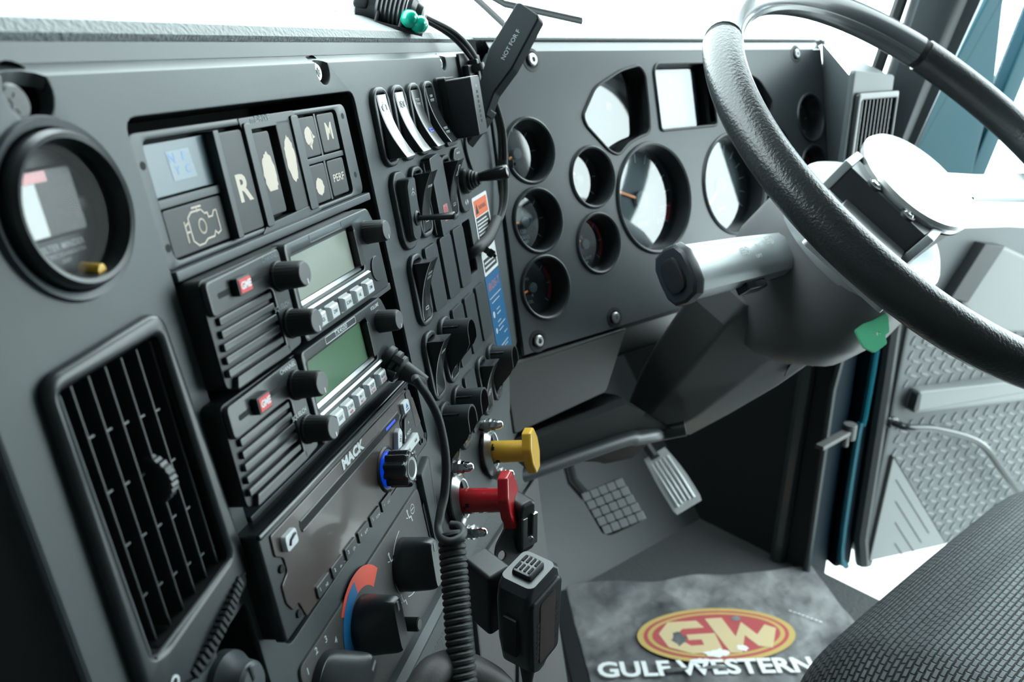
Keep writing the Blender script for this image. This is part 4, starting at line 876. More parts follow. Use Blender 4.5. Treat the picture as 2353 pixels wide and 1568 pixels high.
def lamp_pod():
    F = axes(V((1, 0, 0)), V((0, 1, 0)), V((0, 0, 1)), pt(868, 40, .62))
    r = thing('warning_lamp', 'ribbed black lamp on the dash with two round green lenses', 'lamp', FC(900, 22, .62) @ RZ(-14))
    m = MB(); m.lathe([(10, -26), (13, -24), (13, -10)]+[(13.5+(.9 if k % 2 else 0), -9+k*1.6) for k in range(14)]+[(13, 14), (11.5, 18), (8, 24), (.01, 24.5)], 40, RY(90)); m.part('body', 'satin', r)
    m = MB(); m.lathe([(14.6, 13), (15.4, 14), (15.4, 17), (12, 20)], 40, RY(90)); m.part('collar', 'gloss', r)
    for x, y, z in ((17, -7.5, 12), (24, -8.5, 8)): m = MB(); m.lathe([(.01, 6.8), (3, 6.2), (5.2, 4.4), (6.4, 1.6), (6.6, -1), (5, -4.5), (.01, -6.5)], 28, m3(x, y, z) @ RY(40)); m.part('lens', 'green_lens', r, 'glossy green round lens')
    m = MB(); m.plate(rpoly([(-42, 0), (-30, 12), (28, -2), (12, -16), (-6, -16)], 2), -2, 1, b=.6, M=m3(0, -12, 0) @ RX(-72)); m.part('base_plate', 'black', r)
    m = MB(); m.box(-26, -15, -8, 4, -2, 14, 2); m.box(-8, -5, -20, -6, 8, 12, 1); m.box(10, 13, -20, -6, 8, 12, 1); m.part('bracket', 'black', r)
    m = MB(); m.tube(smooth([(-24, 4, 0), (-34, 9, -4), (-50, 16, -8)], 6), 2.2, 8); m.part('wire', 'teal', r, 'teal wire behind the lamp')
lamp_pod()

def valves():
    def valve(px, py, c, lab, L, hw, hh):
        u, v = on(F1, px, py, 0); r = thing('air_valve_knob', lab, 'knob', F1m(u, v, 0), 'air brake valve knobs')
        m = MB(); m.lathe([(15, -2), (16, 1), (15.5, 3), (12, 4)], 40, Matrix.Diagonal((1, 1.15, 1, 1))); m.part('base', 'black', r)
        m = MB(); m.ring([(18.5, 4.5), (19, 4), (19, 5), (13, 8.5), (12.2, 8.3)], 48, m3(0, 2, 0) @ Matrix.Diagonal((.9, 1.15, 1, 1))); m.part('collar_plate', 'steel', r, 'bright metal collar plate')
        m = MB(); m.lathe([(9, 2), (9.2, 6), (9.2, 12), (8.6, L)], 32); m.part('stem', c, r)
        m = MB(); m.plate(rpoly([(-hw*.45, -hh), (hw*.45, -hh), (hw, -hh*.35), (hw, hh*.35), (hw*.45, hh), (-hw*.45, hh), (-hw, hh*.35), (-hw, -hh*.35)], 1.5), L-1, L+6.5, b=2.2, steps=3); m.part('head', c, r)
        m = MB(); rn = random.Random(px)
        for k in range(5): a = rn.uniform(120, 240); z = rn.uniform(7, 13); m.box(9.1, 9.35, -1.6, 1.4, z, z+rn.uniform(1, 3), M=RZ(a))
        m.part('grime', 'black', r, 'dark worn marks near the base')
        for x, y in (((-2, 25), (4, -22)) if c == 'yellow' else ((0, 27), (2, -27))):
            m = MB(); m.cyl(x, y, 4.4, -1, 8, n=24); m.ring([(5.6, 8), (5.6, 9.6), (2, 9.6), (2, 8)], 24, m3(x, y, 0)); m.cyl(x, y, 5.2, 4, 5.4, n=24); n_ = m.part('spacer', 'steel', r)
            m = MB(); m.cyl(x, y, 4.4, 9.6, 13.2, n=6); m.lathe([(3.8, 13), (3.8, 16), (3.1, 18.4), (1.6, 19.8), (.01, 20.1)], 24, m3(x, y, 0)); m.part('acorn_nut', 'chrome', r)
        return r
    valve(1116, 1040, 'yellow', 'yellow push-pull valve knob, upper of the two', 36, 13, 18)
    valve(1044, 1152, 'red', 'red push-pull valve knob, lower of the two', 39, 14, 20.5)
valves()

# ------------------------------------------------------------------ lower dash, engine cover
def lower_dash():
    r = thing('lower_console', 'grey grained lower console and engine cover below the heater panel', 'console', F1)
    def W(*q): return [on(F1, x, y, w) for x, y, w in q]
    # lip below the heater panel
    m = MB(); m.loft([[(u, v, w) for v, w in ((-320, -10), (-313, -2), (-314, 6), (-319, 9), (-325, 6), (-328, -6))] for u in (180, 452, 462)]); m.part('shelf_lip', 'dash', r)
    m = MB(); m.plate(rpoly([(200, -326), (455, -320), (480, -300), (560, -318), (640, -300), (672, -285), (735, -250), (760, -330), (742, -720), (200, -720)], 6), -46, -10, b=3); m.part('grained_face', 'leather_grain', r)
    P = [on(F1, x, y, -6) for x, y in ((1140, 1240), (1236, 1090), (1296, 1568), (1300, 1640), (1120, 1640), (1100, 1460), (1085, 1320))]
    m = MB(); m.plate(rpoly(P, 5), -24, -6, b=3); m.part('cover_panel', 'dash_warm', r)
    P = [on(F1, x, y, -4) for x, y in ((1192, 1440), (1206, 1440), (1216, 1570), (1190, 1570))]
    m = MB(); m.plate(P, -6, -3, b=.8); m.part('cover_seam', 'black', r)
    # pipe elbow at the very bottom
    m = MB(); Q = [pt(960, 1600, .42), pt(1000, 1545, .43), pt(1060, 1535, .45), pt(1130, 1568, .47), pt(1160, 1600, .48)]; m.tube(smooth([p*1000 for p in Q], 5), 9, 14); k = tag(m.part('grab_bar', 'dash_warm'), 'grey rounded bar end at the bottom edge below the curly cord', 'bar')
    # engine tunnel going back under the console
    m = MB(); m.poly([(740, -250, -12), (742, -720, -12), (900, -720, -330), (900, -250, -330)], [(0, 1, 2, 3)]); m.part('tunnel_side', 'carpet', r)
lower_dash()
def mics():
    # bracket plate with holes
    F = FC(1165, 1268, .60) @ RY(38)
    r = thing('hanging_bracket', 'grey metal bracket plate with two round holes behind the microphone', 'bracket', F)
    m = MB(); m.plate(rpoly([(-13, -18), (14, -18), (16, 24), (4, 26), (-10, 6)], 3), -1, 1, holes=[co(4, 12, 3.6, 20), co(-5, -2, 3.6, 20)], b=.4); m.part('plate', 'dash_warm', r)
    r = thing('microphone_clip', 'black microphone hanger with metal jaw, empty, behind the red knob', 'clip', FC(1210, 1210, .60) @ RX(24) @ RY(42))
    m = MB(); m.plate(rr(-8, 8, -22, 21, 5), -16, 2, b=3, steps=3); m.part('body', 'black', r)
    m = MB(); m.plate([(-7, -15), (7, -15), (7, 11), (3, 11), (3, -6), (-3, -6), (-3, 11), (-7, 11)], 2, 4.4, b=.5); m.part('jaw', 'steel', r, 'shiny steel jaw')
    m = MB(); m.cyl(0, -9, 2.4, 3, 5.5, b=.6); m.part('stud', 'chrome', r)
    r = thing('microphone_clip', 'black microphone holder between the curly cord and the hand microphone', 'clip', FC(1138, 1372, .50) @ RX(26) @ RY(42))
    m = MB(); m.plate(rr(-9, 9, -23, 22, 3), -17, 5, b=2.4, steps=3); m.part('body', 'black', r)
    m = MB(); m.box(-2, 8, -2, 16, 5, 10, 1.5); m.part('jaw', 'gloss', r)
    F = FC(1214, 1410, .485) @ RX(27) @ RY(56)
    r = thing('hand_microphone', 'black hand microphone with ribbed top button hanging from its holder', 'microphone', F)
    sec = []
    for y, wx, dz in ((-38, 6, -5), (-30, 13, -1), (-10, 17, 0), (20, 18.5, 0), (29, 17, -1), (33, 13, -4)):
        sec.append([(x, y, z+dz*.0) for x, z in rr(-wx, wx, -11, 11+dz*.2, 4, 4)])
    m = MB(); m.loft(sec); m.part('body', 'satin', r)
    m = MB(); m.plate(rpoly([(-14, -30), (14, -30), (16, 24), (-16, 24)], 4), 10.5, 13, b=1.2); k = m.part('front_face', 'black', r)
    m = MB()
    for i in range(7): m.box(-11, 11, -20+i*4.2, -18+i*4.2, 12.9, 13.2)
    m.part('speaker_slots', 'deep', k)
    m = MB(); m.plate(rr(-8, 8, -26, 20, 2), 13.1, 13.4); m.part('name_label', 'facia', k, 'worn glossy label')
    m = MB(); m.box(-8, 8, 31, 36.5, -7, 6, 2); k = m.part('talk_button', 'satin', r)
    m = MB()
    for i in range(2):
        for j in range(4): m.box(-6+i*7, -1+i*7, 36.3, 37, -5.5+j*2.8, -4.2+j*2.8)
    m.part('button_ribs', 'deep', k)
    m = MB(); m.box(-20, -16, -16, 12, -5, 5, 1.5); m.part('side_button', 'black', r)
    m = MB(); m.lathe([(6, 0), (5, 8), (3.4, 20), (2.4, 40), (2.4, 90)], 16, m3(0, -34, 0) @ RX(90)); m.part('cable_boot', 'rubber', r)
mics()

# ================================================================== INSTRUMENT CLUSTER
def cluster():
    r = thing('instrument_panel', 'grey instrument fascia behind the steering wheel with round gauge openings', 'dashboard panel', F2)
    G = [(712.2, -17.4, 59), (541.6, 47, 30.4), (539.2, -19.5, 30.4), (536.4, -84.4, 30.4), (620.9, 14.1, 30.4), (617.1, -52.9, 30.4),
         (858, -17, 59), (952, 14, 30.4), (950, -53, 30.4), (1039, 51.5, 30.4), (1037, -15, 30.4), (1035, -82, 30.4)]
    disp = rpoly([(735, 53.5), (836, 53.5), (836, 125), (741, 125), (735, 118)], 5)
    wl = rpoly([(618, 76), (641, 103), (682, 119), (712, 124), (720, 114), (719, 76), (716, 52), (700, 49.5), (679, 43), (664, 32.5), (650, 38), (621, 66)], 8)
    wr = [(2*785.5-x, y) for x, y in wl]
    m = MB(); o = rr(497, 1080, -144, 140, 3)
    m.plate([(497, -144), (1080, -144), (1080, 139), (512, 139), (502, 128)], -8, 0, holes=[co(x, y, q, 44) for x, y, q in G]+[disp, wl, wr], b=.8); m.part('fascia', 'dash_smooth', r)
    m = MB(); m.poly([(512, 139, 0), (1080, 139, 0), (1080, 150, -8), (514, 150, -8)], [(0, 1, 2, 3)]); m.part('upper_chamfer', 'chamfer', r)
    m = MB(); m.poly([(500, 151, -7), (1082, 151, -7), (1082, 153.5, -9), (500, 153.5, -9)], [(0, 1, 2, 3)]); m.box(485, 499.5, -150, 150, -16, -5); m.part('shadow_groove', 'deep', r)
    m = MB()
    for P in (disp, wl, wr):
        m.tube([(x, y, .6) for x, y in P], 1.5, 8, closed=True)
        for a, b in zip(P, P[1:]+P[:1]): m.poly([(*a, 0), (*b, 0), (*b, -22), (*a, -22)], [(0, 1, 2, 3)])
        m.plate(off_poly(P if area(P) > 0 else P[::-1], -3), -24, -21.5)
    m.part('display_shroud', 'black', r)
    m = MB(); m.plate(rr(742, 829, 59, 119, 2), -21, -19); m.part('message_display', 'screen', r)
    m = MB(); m.plate(rr(743.5, 786, 60, 118, 2), -19, -18.8); m.part('display_glow', 'screen_pale', r)
    m = MB()
    for P in (disp, wl, wr): m.plate(off_poly(P if area(P) > 0 else P[::-1], .6), -14, -13.2)
    m.part('display_glass', 'gauge_glass', r)
    m = MB(); m.plate(rr(676, 684, 82, 90, 1.5), -21, -20.5); m.plate(rr(894, 901, 82, 90, 1.5), -21, -20.5); m.part('warning_light', 'pink', r, 'red warning light')
    for x, y, lab in ((560, 131, 'silver screw at the upper left of the instrument panel, by the paddle'), (1017, 133, 'silver screw at the upper right of the instrument panel'), (516, -134, 'silver screw at the lower left corner of the instrument panel'), (625, -133, 'silver screw under the temperature gauges')):
        s = thing('screw', lab, 'screw', F2m(x, y, 0), 'screws of the instrument panel')
        m = MB(); m.ring([(11, 0), (11, .4), (8, .6), (7.6, -.4)], 28); m.lathe([(7.6, .1), (.01, .1)], 28); m.part('recess', 'black', s)
        m = MB(); m.lathe([(5.6, 0), (5.8, 2.4), (4.6, 3.4), (2.4, 3.4), (2.2, 1.4), (.01, 1.3)], 28); m.part('head', 'steel', s)
    ga = 'round gauges of the instrument panel'
    def gauge(x, y, q, lab, ang, texts=(), red=None, ticks=(220, -40, 7)):
        g = thing('dial_gauge', lab, 'gauge', F2m(x, y, 0), ga); big = q > 40
        m = MB(); a = 1.6 if not big else 1.9
        m.ring([(q+a*1.2, 0), (q+a*.9, 1.6), (q, 2.3), (q-a, 1.4), (q-a-.6, -1), (q-a-.6, -22), (q+.5, -22), (q+.5, -1)], 72); m.part('bezel', 'satin', g)
        m = MB(); m.cyl(0, 0, q, -24, -22, n=48); m.part('dial', 'dial', g)
        m = MB(); a0, a1, n = ticks
        for k in range(n):
            t = R(a0+(a1-a0)*k/(n-1)); c, s_ = math.cos(t), math.sin(t); m.strip([(c*q*.86, s_*q*.86), (c*q*.7, s_*q*.7)], .8 if not big else 1, -22, -21.8)
        for s_, sz, tx, ty in texts: m.text(s_, sz, tx, ty, -21.9)
        m.part('scale', 'print', g)
        if red:
            m = MB(); m.plate(co(0, 0, q*.88, 16, a0=red[0], a1=red[1])+co(0, 0, q*.76, 16, a0=red[0], a1=red[1])[::-1], -22, -21.85); m.part('red_zone', 'red_print', g)
        m = MB(); t = R(ang); c, s_ = math.cos(t), math.sin(t); w_ = 1.1 if not big else 1.7
        m.strip([(c*q*(.28 if not big else .1), s_*q*(.28 if not big else .1)), (c*q*.74, s_*q*.74)], w_*1.6, -19.6, -19); m.part('needle', 'needle', g)
        m = MB(); m.lathe([(q*.17, -22), (q*.17, -18.6), (q*.13, -18), (.01, -18)], 32); m.part('needle_hub', 'dim_print', g)
        m = MB(); m.cyl(0, 0, q-a-.4, -16.5, -15.7, n=48); m.part('glass', 'gauge_glass', g)
    N = lambda q: []
    gauge(*G[0], 'large engine speed gauge lettered RPM', 160, [('RPM', 9, 0, -27), ('x100', 5, -2, -17), ('22', 8, 35, -14), ('24', 8, 28, -27), ('0', 8, -37, -30)], (-35, -10), (215, -35, 13))
    gauge(*G[1], 'topmost small gauge of the left column, glaring pale', 200)
    gauge(*G[2], 'middle small gauge of the left column lettered TRANS TEMP', 178, [('120', 5.5, -3, -9), ('TRANS', 5, -3, -15), ('TEMP', 5, -3, -20), ('40', 4, -12, 14), ('C', 4, 0, 9)])
    gauge(*G[3], 'lowest small gauge of the left column with a red arc', 196, [('8', 5, -8, 14), ('PSI', 4, -4, 9), ('OIL', 4.5, -3, -14), ('4', 5, 0, -8)], (-35, 40))
    gauge(*G[4], 'upper small gauge between the left column and the RPM gauge', 135, [('FUEL', 4.5, -3, -15), ('E', 5, -14, -6)])
    gauge(*G[5], 'coolant temperature gauge with red arc beside the RPM gauge', 150, [('80', 5, -10, 12), ('C', 4, -2, 8), ('COOLANT', 4.6, -3, -15), ('TEMP', 4.6, -3, -20)], (-35, 75))
    gauge(*G[6], 'large speed gauge half hidden behind the steering wheel rim', 215, [('km/h', 8, 0, -27)], None, (215, -35, 13))
    gauge(*G[7], 'small gauge just right of the speed gauge, partly behind the rim', 120)
    gauge(*G[9], 'topmost small gauge at the far right of the instrument panel', 120)
    gauge(*G[10], 'small gauge at the far right just above the hub collar', 160, [], (-35, 40))
    # behind the fascia
    m = MB(); m.box(480, 1072, -150, 146, -60, -30); m.part('backing', 'deep', r)
cluster()
def dash_right():
    FY = axes(V((1, 0, 0)), V((0, 0, 1)), V((0, -1, 0)), V((0, .53, 0)))
    r = thing('dash_end_block', 'grey dash end right of the instruments with an upright air vent', 'dashboard panel', FY)
    a = on(FY, 1962, 160); b = on(FY, 2010, 330); z1 = a[1]; x1 = a[0]
    m = MB()
    m.poly([(x1-2, z1-8, -2), (x1-2, 600, -2), (1080, 600, -30), (1080, 1002, -98)], [(0, 1, 2, 3)]); m.part('left_cheek', 'dash_smooth', r)
    m = MB(); m.plate(rpoly([(x1-2, 600), (x1+100, 600), (x1+100, z1-8), (x1-2, z1)], 6), -4, 3, b=2.5); m.poly([(x1, z1-2, -2), (x1+100, z1-10, -2), (x1+130, 1008, -130), (1080, 1004, -98)], [(0, 1, 2, 3)]); m.part('face', 'dash', r)
    v = thing('air_vent', 'small upright louvred vent at the right end of the dash', 'air vent', FY)
    p0 = on(FY, 1962, 213); p1 = on(FY, 2040, 213); zb = p0[1]-150
    m = MB(); m.plate(rr(p0[0]-2, p1[0]+14, zb, p0[1], 4), 3, 9, holes=[rr(p0[0]+6, p1[0]+8, zb+8, p0[1]-9, 2)], b=2.5); m.part('frame', 'satin', v)
    m = MB(); m.plate(rr(p0[0]+3, p1[0]+12, zb+2, p0[1]-2, 1), 3, 3.6); m.part('duct', 'deep', v)
    for k in range(9): m = MB(); x = p0[0]+10+k*(p1[0]-p0[0]-4)/9; m.box(x-.8, x+.8, zb+8, p0[1]-9, 3.5, 8, .3); m.part('louvre', 'satin', v)
    m = MB()
    for k in range(8): m.box(p0[0]+6, p1[0]+8, zb+18+k*14, zb+19.2+k*14, 3.5, 5)
    m.part('cross_vane', 'satin', v)
dash_right()
def knee():
    r = thing('knee_panel', 'grey-brown knee panel under the instruments', 'panel', F2)
    top = [on(F2, 1167, 838, -2), on(F2, 1441, 749, -2)]; bot = [on(F2, 1392, 902, -2), on(F2, 1160, 976, -2)]
    m = MB(); m.plate(rpoly([(470, -216), (bot[0][0], bot[0][1]), (top[1][0], -147), (470, -147)], 5), -14, -1, b=2.4, steps=3); m.part('face', 'dash_warm', r)
    m = MB(); sec = [(-218, -14), (-222, -4), (-232, 0), (-262, -6), (-300, -30), (-330, -70), (-345, -120), (-320, -150), (-216, -150)]
    VS = ((465, 0, 0, .6), (625, 0, 0, .72), (655, 2, -245, .8), (690, 8, -268, .9), (715, 20, -285, 1)); m.loft([[(u, min(-218+(v+218)*q_, tp), w-k) for v, w in sec] for u, k, tp, q_ in VS]); m.part('valance', 'kick', r, 'dark rounded lower edge of the dash')
    m = MB(); m.box(640, 1330, -190, -146, -260, -45, 8); m.box(480, 1330, -150, -144.5, -260, -9); m.part('void_block', 'black', r)  # solid black blocks stand in for the shaded void and stop a light leak
    P = [V((u, -218+(-292+218)*q_, -20-k)) for u, k, tp, q_ in VS]+[F2.inverted() @ pt(1575, 985, .985)*1000]
    m = MB(); m.tube(smooth(P, 5), 9, 12); m.part('lower_lip', 'dash_smooth', r, 'grey rounded lip curving below the column')
knee()

# ================================================================== STEERING
CW = V((.776, .3266, .899)); TW = .692
WA = V((1, 0, 0)); WB = V((0, math.cos(TW), math.sin(TW))); WN = V((0, -math.sin(TW), math.cos(TW)))
FW = axes(WA, WB, WN, CW)
def wheel():
    r = thing('steering_wheel', 'large black leather steering wheel with silver hub and spokes', 'steering wheel', FW)
    def arc(a0, a1, n=60, R0=225): return [(R0*math.cos(R(a0+(a1-a0)*k/n)), R0*math.sin(R(a0+(a1-a0)*k/n)), 0) for k in range(n+1)]
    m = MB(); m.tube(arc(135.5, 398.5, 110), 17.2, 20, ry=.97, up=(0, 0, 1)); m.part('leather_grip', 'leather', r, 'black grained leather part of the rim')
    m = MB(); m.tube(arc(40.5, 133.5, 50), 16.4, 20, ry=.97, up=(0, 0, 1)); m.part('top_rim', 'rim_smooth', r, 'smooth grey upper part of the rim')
    m = MB(); m.tube(arc(133, 136, 6), 15.4, 20, up=(0, 0, 1)); m.tube(arc(38, 41, 6), 15.4, 20, up=(0, 0, 1)); m.part('seam', 'deep', r)
    m = MB(); m.tube(arc(40.5, 133.5, 50, 211), 4.5, 8); m.part('rim_inner_ridge', 'rim_smooth', r)
    m = MB(); m.lathe([(52, -70), (54, -40), (55.5, -27), (54, -26)], 64); m.part('hub_body', 'dash_smooth', r)
    m = MB(); m.lathe([(55, -28), (58.5, -27), (59, -22), (57, -18.5), (50, -16.4), (30, -15), (.01, -14.6)], 72); m.part('hub_cap', 'silver', r, 'shiny silver hub cap')
    m = MB(); m.lathe([(56.6, -30), (58.4, -29), (56.6, -28)], 64); m.part('cap_gap', 'deep', r)
    for a, nm in ((197, 0), (-17, 1)):
        k = 'silver' if nm else 'aluminium'
        M = RZ(a)
        m = MB(); m.plate(rpoly([(40, -34), (120, -32), (216, -38), (216, 38), (120, 32), (40, 34)], 5), -68 if not nm else -48, -61 if not nm else -41, holes=[rr(86, 190, -5, 7, 4)], b=1.2, M=M @ RY(-12 if not nm else -8) ); s = m.part('spoke', k, r, 'brushed metal spoke with a slot')
    # bracket with two screws on the near side of the hub
    c = on(FW, 2026, 478, -38); a = on(FW, 1950, 408, -38); b = on(FW, 2104, 550, -38); ang = math.degrees(math.atan2(b[1]-a[1], b[0]-a[0]))
    L = math.hypot(b[0]-a[0], b[1]-a[1])/2
    M = m3(c[0], c[1], -38) @ RZ(ang)
    m = MB(); m.plate(rpoly([(-L-4, -9), (L+2, -9), (L+6, 14), (-L-6, 14)], 2), -16, 12, b=1.4, M=M); m.part('hub_bracket', 'satin', r)
    [MB().box(x0, x0+8, -10, 22, -20, 14, 1.5, M=M).part('bracket_end', 'silver_plastic', r) for x0 in (-L-12, L+3)]
    for q in (-.42, .45):
        m = MB(); m.lathe([(7, 11), (7, 14), (5.5, 14.5), (5, 13)], 24, M @ m3(q*L*1.1, -4, 0)); m.part('screw_boss', 'satin', r)
        m = MB(); m.lathe([(5, 13), (5, 14.5), (3.6, 15.8), (1.6, 15.9), (1.5, 14.6), (.01, 14.5)], 24, M @ m3(q*L*1.1, -4, 0)); m.part('bracket_screw', 'chrome', r)
wheel()
def column():
    r = thing('steering_column', 'grey steering column shroud running down below the dash', 'steering column', FW)
    def sec(z, hx, hy, cy=0, p=.45, n=40, cx=0):
        o = []
        for k in range(n):
            t = 2*math.pi*k/n; c, s = math.cos(t), math.sin(t)
            o.append((cx+hx*math.copysign(abs(c)**p, c), cy+hy*math.copysign(abs(s)**p, s), z))
        return o
    m = MB(); m.loft([sec(-70, 60, 58, 0, 1), sec(-72, 76, 74, 0, 1), sec(-80, 84, 82, 0, 1), sec(-96, 87, 85, 0, 1), sec(-104, 86, 84, 0, .95)]); m.part('collar', 'silver_plastic', r, 'pale ring shaped collar below the hub')
    m = MB(); m.loft([sec(-100, 84, 82, 0, .9), sec(-125, 88, 86, -2, .8), sec(-160, 88, 88, -4, .75), sec(-195, 80, 82, -4, .75), sec(-225, 66, 64, 0, .75), sec(-240, 58, 52, 4, .75)]); m.part('upper_shroud', 'shroud', r)
    def lo(z, P): return [(x, y, z) for x, y in rpoly([(px_, py_) for px_, py_ in P[::-1]], 5, 4)]
    m = MB(); m.loft([lo(-190, [(-100, 52), (-85, 5), (5, -38), (60, -62), (70, 0), (40, 60)]), lo(-215, [(-115, 45), (-98, 0), (-6, -36), (54, -62), (66, 0), (40, 50)]), lo(-300, [(-100, 40), (-85, -5), (-22, -38), (33, -59), (45, 0), (30, 45)]),
                      lo(-380, [(-66, 40), (-60, 0), (-24, -35), (30, -49), (38, 0), (20, 40)]), lo(-432, [(-52, 30), (-47, 0), (-30, -27), (8, -42), (22, -10), (10, 30)]), lo(-455, [(-42, 26), (-40, 6), (-30, -10), (-4, -22), (12, 0), (4, 24)])]); m.part('lower_shroud', 'shroud', r)
    m = MB(); m.lathe([(5, 0), (5, .8), (.01, .8)], 24, m3(20, -53.5, -268) @ RX(72) @ Matrix.Diagonal((.8, 2, 1, 1))); m.part('screw_hole', 'deep', r)
    # slot for the stalk
    c = pt(1805, 590, .80)
column()
def stalk():
    p1 = pt(1812, 582, .80); p0 = pt(1560, 632, .715); d = (p1-p0); L = d.length*1000; d.normalize()
    up = CU-d*CU.dot(d); up.normalize(); up = (Matrix.Rotation(R(-22), 4, d) @ up); nn = d.cross(up)
    F = axes(d, up, nn, p0); F = axes(d, up, nn, p0)
    r = thing('control_stalk', 'silver grey headlamp and turn signal stalk with black end button', 'stalk', F)
    def sec(x, h, w, k=1): return [(x, y, z) for z, y in [(-w, -h*.55), (-w*.7, -h*.9), (0, -h), (w*.7, -h*.9), (w, -h*.55), (w*1.05, 0), (w, h*.55), (w*.7, h*.9), (0, h), (-w*.7, h*.9), (-w, h*.55), (-w*1.05, 0)]]
    m = MB(); m.loft([sec(3, 23.5, 18), sec(5, 24, 18.5), sec(L*.5, 22.5, 17.5), sec(L*.92, 20, 16), sec(L*.96, 17, 13)]); m.part('grip', 'silver_plastic', r)
    m = MB(); m.loft([sec(-6, 23, 17), sec(-4, 25.5, 19.5), sec(2, 27, 20.5), sec(4.5, 26.4, 20)]); m.part('end_cap', 'satin', r)
    m = MB(); m.loft([sec(-9.5, 13, 8.5), sec(-8.5, 15.5, 10.5), sec(-5, 16, 11)]); m.part('end_button', 'black', r)
    m = MB(); m.loft([sec(L*.94, 16, 12), sec(L*1.15, 17, 12), sec(L*1.35, 24, 22)]); m.part('stalk_root', 'black', r)
    m = MB(); m.loft([sec(L*.93, 17.6, 14), sec(L*1.0, 17, 13)]); m.part('root_band', 'red', r, 'red ring where the stalk leaves the grip')
    m = MB(); m.box(L*.44, L*.62, -29, -20, -7, 8, 2); m.part('slide_switch', 'gloss', r)
    side = 1 if nn.dot(CF) < 0 else -1
    m = MB(); M = m3(0, 0, side*18.9) @ (I4 if side > 0 else RY(180))
    z = 0
    m2 = [(L*.47, 4), (L*.72, 10)]
    for x, y in m2:
        xx = x*(1 if side > 0 else -1)
        m.strip(co(xx, y, 3.6, 10, a0=-90, a1=90)+[(xx, y+3.6), (xx, y-3.6)], .8, 0, .2, M=M)
        for k in range(4): m.strip([(xx-7, y+3-k*2), (xx-2, y+3.4-k*2)], .7, 0, .2, M=M)
    m.text('FLASH', 4, L*.6*(1 if side > 0 else -1), 8, .1, 8, M=M, d=.1); m.text('LIFT', 4.5, L*.56*(1 if side > 0 else -1), -3, .1, M=M, d=.1); m.part('marking', 'white', r)
    q = thing('stalk_housing', 'black switch housing in the column slot behind the stalk', 'housing', F)
    m = MB(); m.box(L*1.02, L*1.5, -26, 30, -24, 20, 3); m.part('body', 'black', q)
    m = MB(); m.box(L*.9, L*1.16, -30, -12, -10, 4, 1); m.part('red_insert', 'red', q, 'red plastic insert')
stalk()
def keys():
    F = FC(2003, 770, .775)
    r = thing('key_tag', 'bright green plastic key tag hanging below the column shroud', 'key tag', F)
    m = MB(); m.plate(rpoly([(-16, 4), (-6, 14), (10, 22), (15, 18), (16, 2), (12, 0), (14, -8), (2, -17), (-8, -12)], 2), -2, 2, holes=[co(5.5, 1, 1.7, 14)], b=.8); m.part('tag', 'green_tag', r)
    m = MB(); m.plate(rpoly([(-60, 2), (-40, 4), (-42, -8), (-56, -11)], 2), -82, -78, b=.8); m.part('second_tag', 'green_tag', r, 'second green tag half hidden')
    k = thing('key_chain', 'thin brass ball chain beside the green key tag', 'chain', FC(1882, 803, .84))
    m = MB()
    for i in range(9): m.lathe([(.01, 1.6), (1.4, .8), (1.6, 0), (1.4, -.8), (.01, -1.6)], 10, m3(5-i*1.5+(i % 2), 10-i*3.2, i % 3))
    m.part('balls', 'brass', k)
    m = MB(); m.tube([(30, 12, 0), (31, 4, 0)], 1.8, 8); m.part('ring', 'brass', k)
keys()

# ================================================================== FOOTWELL
def pedals():
    F = FC(1403, 1168, 1.32) @ RZ(20) @ RX(-12)
    r = thing('brake_pedal', 'worn grey rubber brake pedal with square treads', 'pedal', F)
    o = rpoly([(-38, 36), (30, 40), (46, -30), (36, -36), (-14, -40), (-26, -34)], 8)
    m = MB(); m.plate(o, -10, -1, b=2); m.part('pad_backing', 'black', r)
    m = MB()
    for i in range(5):
        for j in range(5):
            x0 = -35+i*14.2+j*3.0; y1 = 36-j*14.6+i*.4; m.plate(rpoly([(x0, y1-13), (x0+12.6, y1-13), (x0+11.8, y1), (x0-.8, y1)], 1.2), -2, 3, b=.5)
    m.part('tread', 'pedal_grey', r)
    m = MB(); m.tube([(-30, 30, -12), (-42, 60, -20), (-36, 110, -40), (-30, 150, -260)], 9, 10); m.part('pedal_arm', 'black', r)
    F = FC(1548, 1108, 1.36) @ RZ(31) @ RX(-20)
    r = thing('accelerator_pedal', 'silver ribbed accelerator pedal right of the brake', 'pedal', F)
    def cur(y): return -(y/45)**2*9
    m = MB(); m.loft([[(x, y, cur(y)+z) for x, z in ((-w_, 0), (-w_, -7), (w_, -7), (w_, 0))] for y, w_ in ((58, 20), (40, 22), (20, 24), (0, 25), (-20, 25), (-38, 25), (-46, 23))]); m.part('plate', 'pedal_metal', r)
    m = MB()
    for i in range(5):
        x = -15+i*7.5; m.tube([(x, y, cur(y)+.8) for y in (42, 25, 10, -5, -20, -34+abs(i-2)*-1.5)], 2, 8)
    m.part('ribs', 'pedal_metal', r)
    m = MB(); m.tube([(-3, 50, -10), (-4, 110, -34), (0, 120, -260)], 8, 8); m.part('pedal_arm', 'black', r)
pedals()
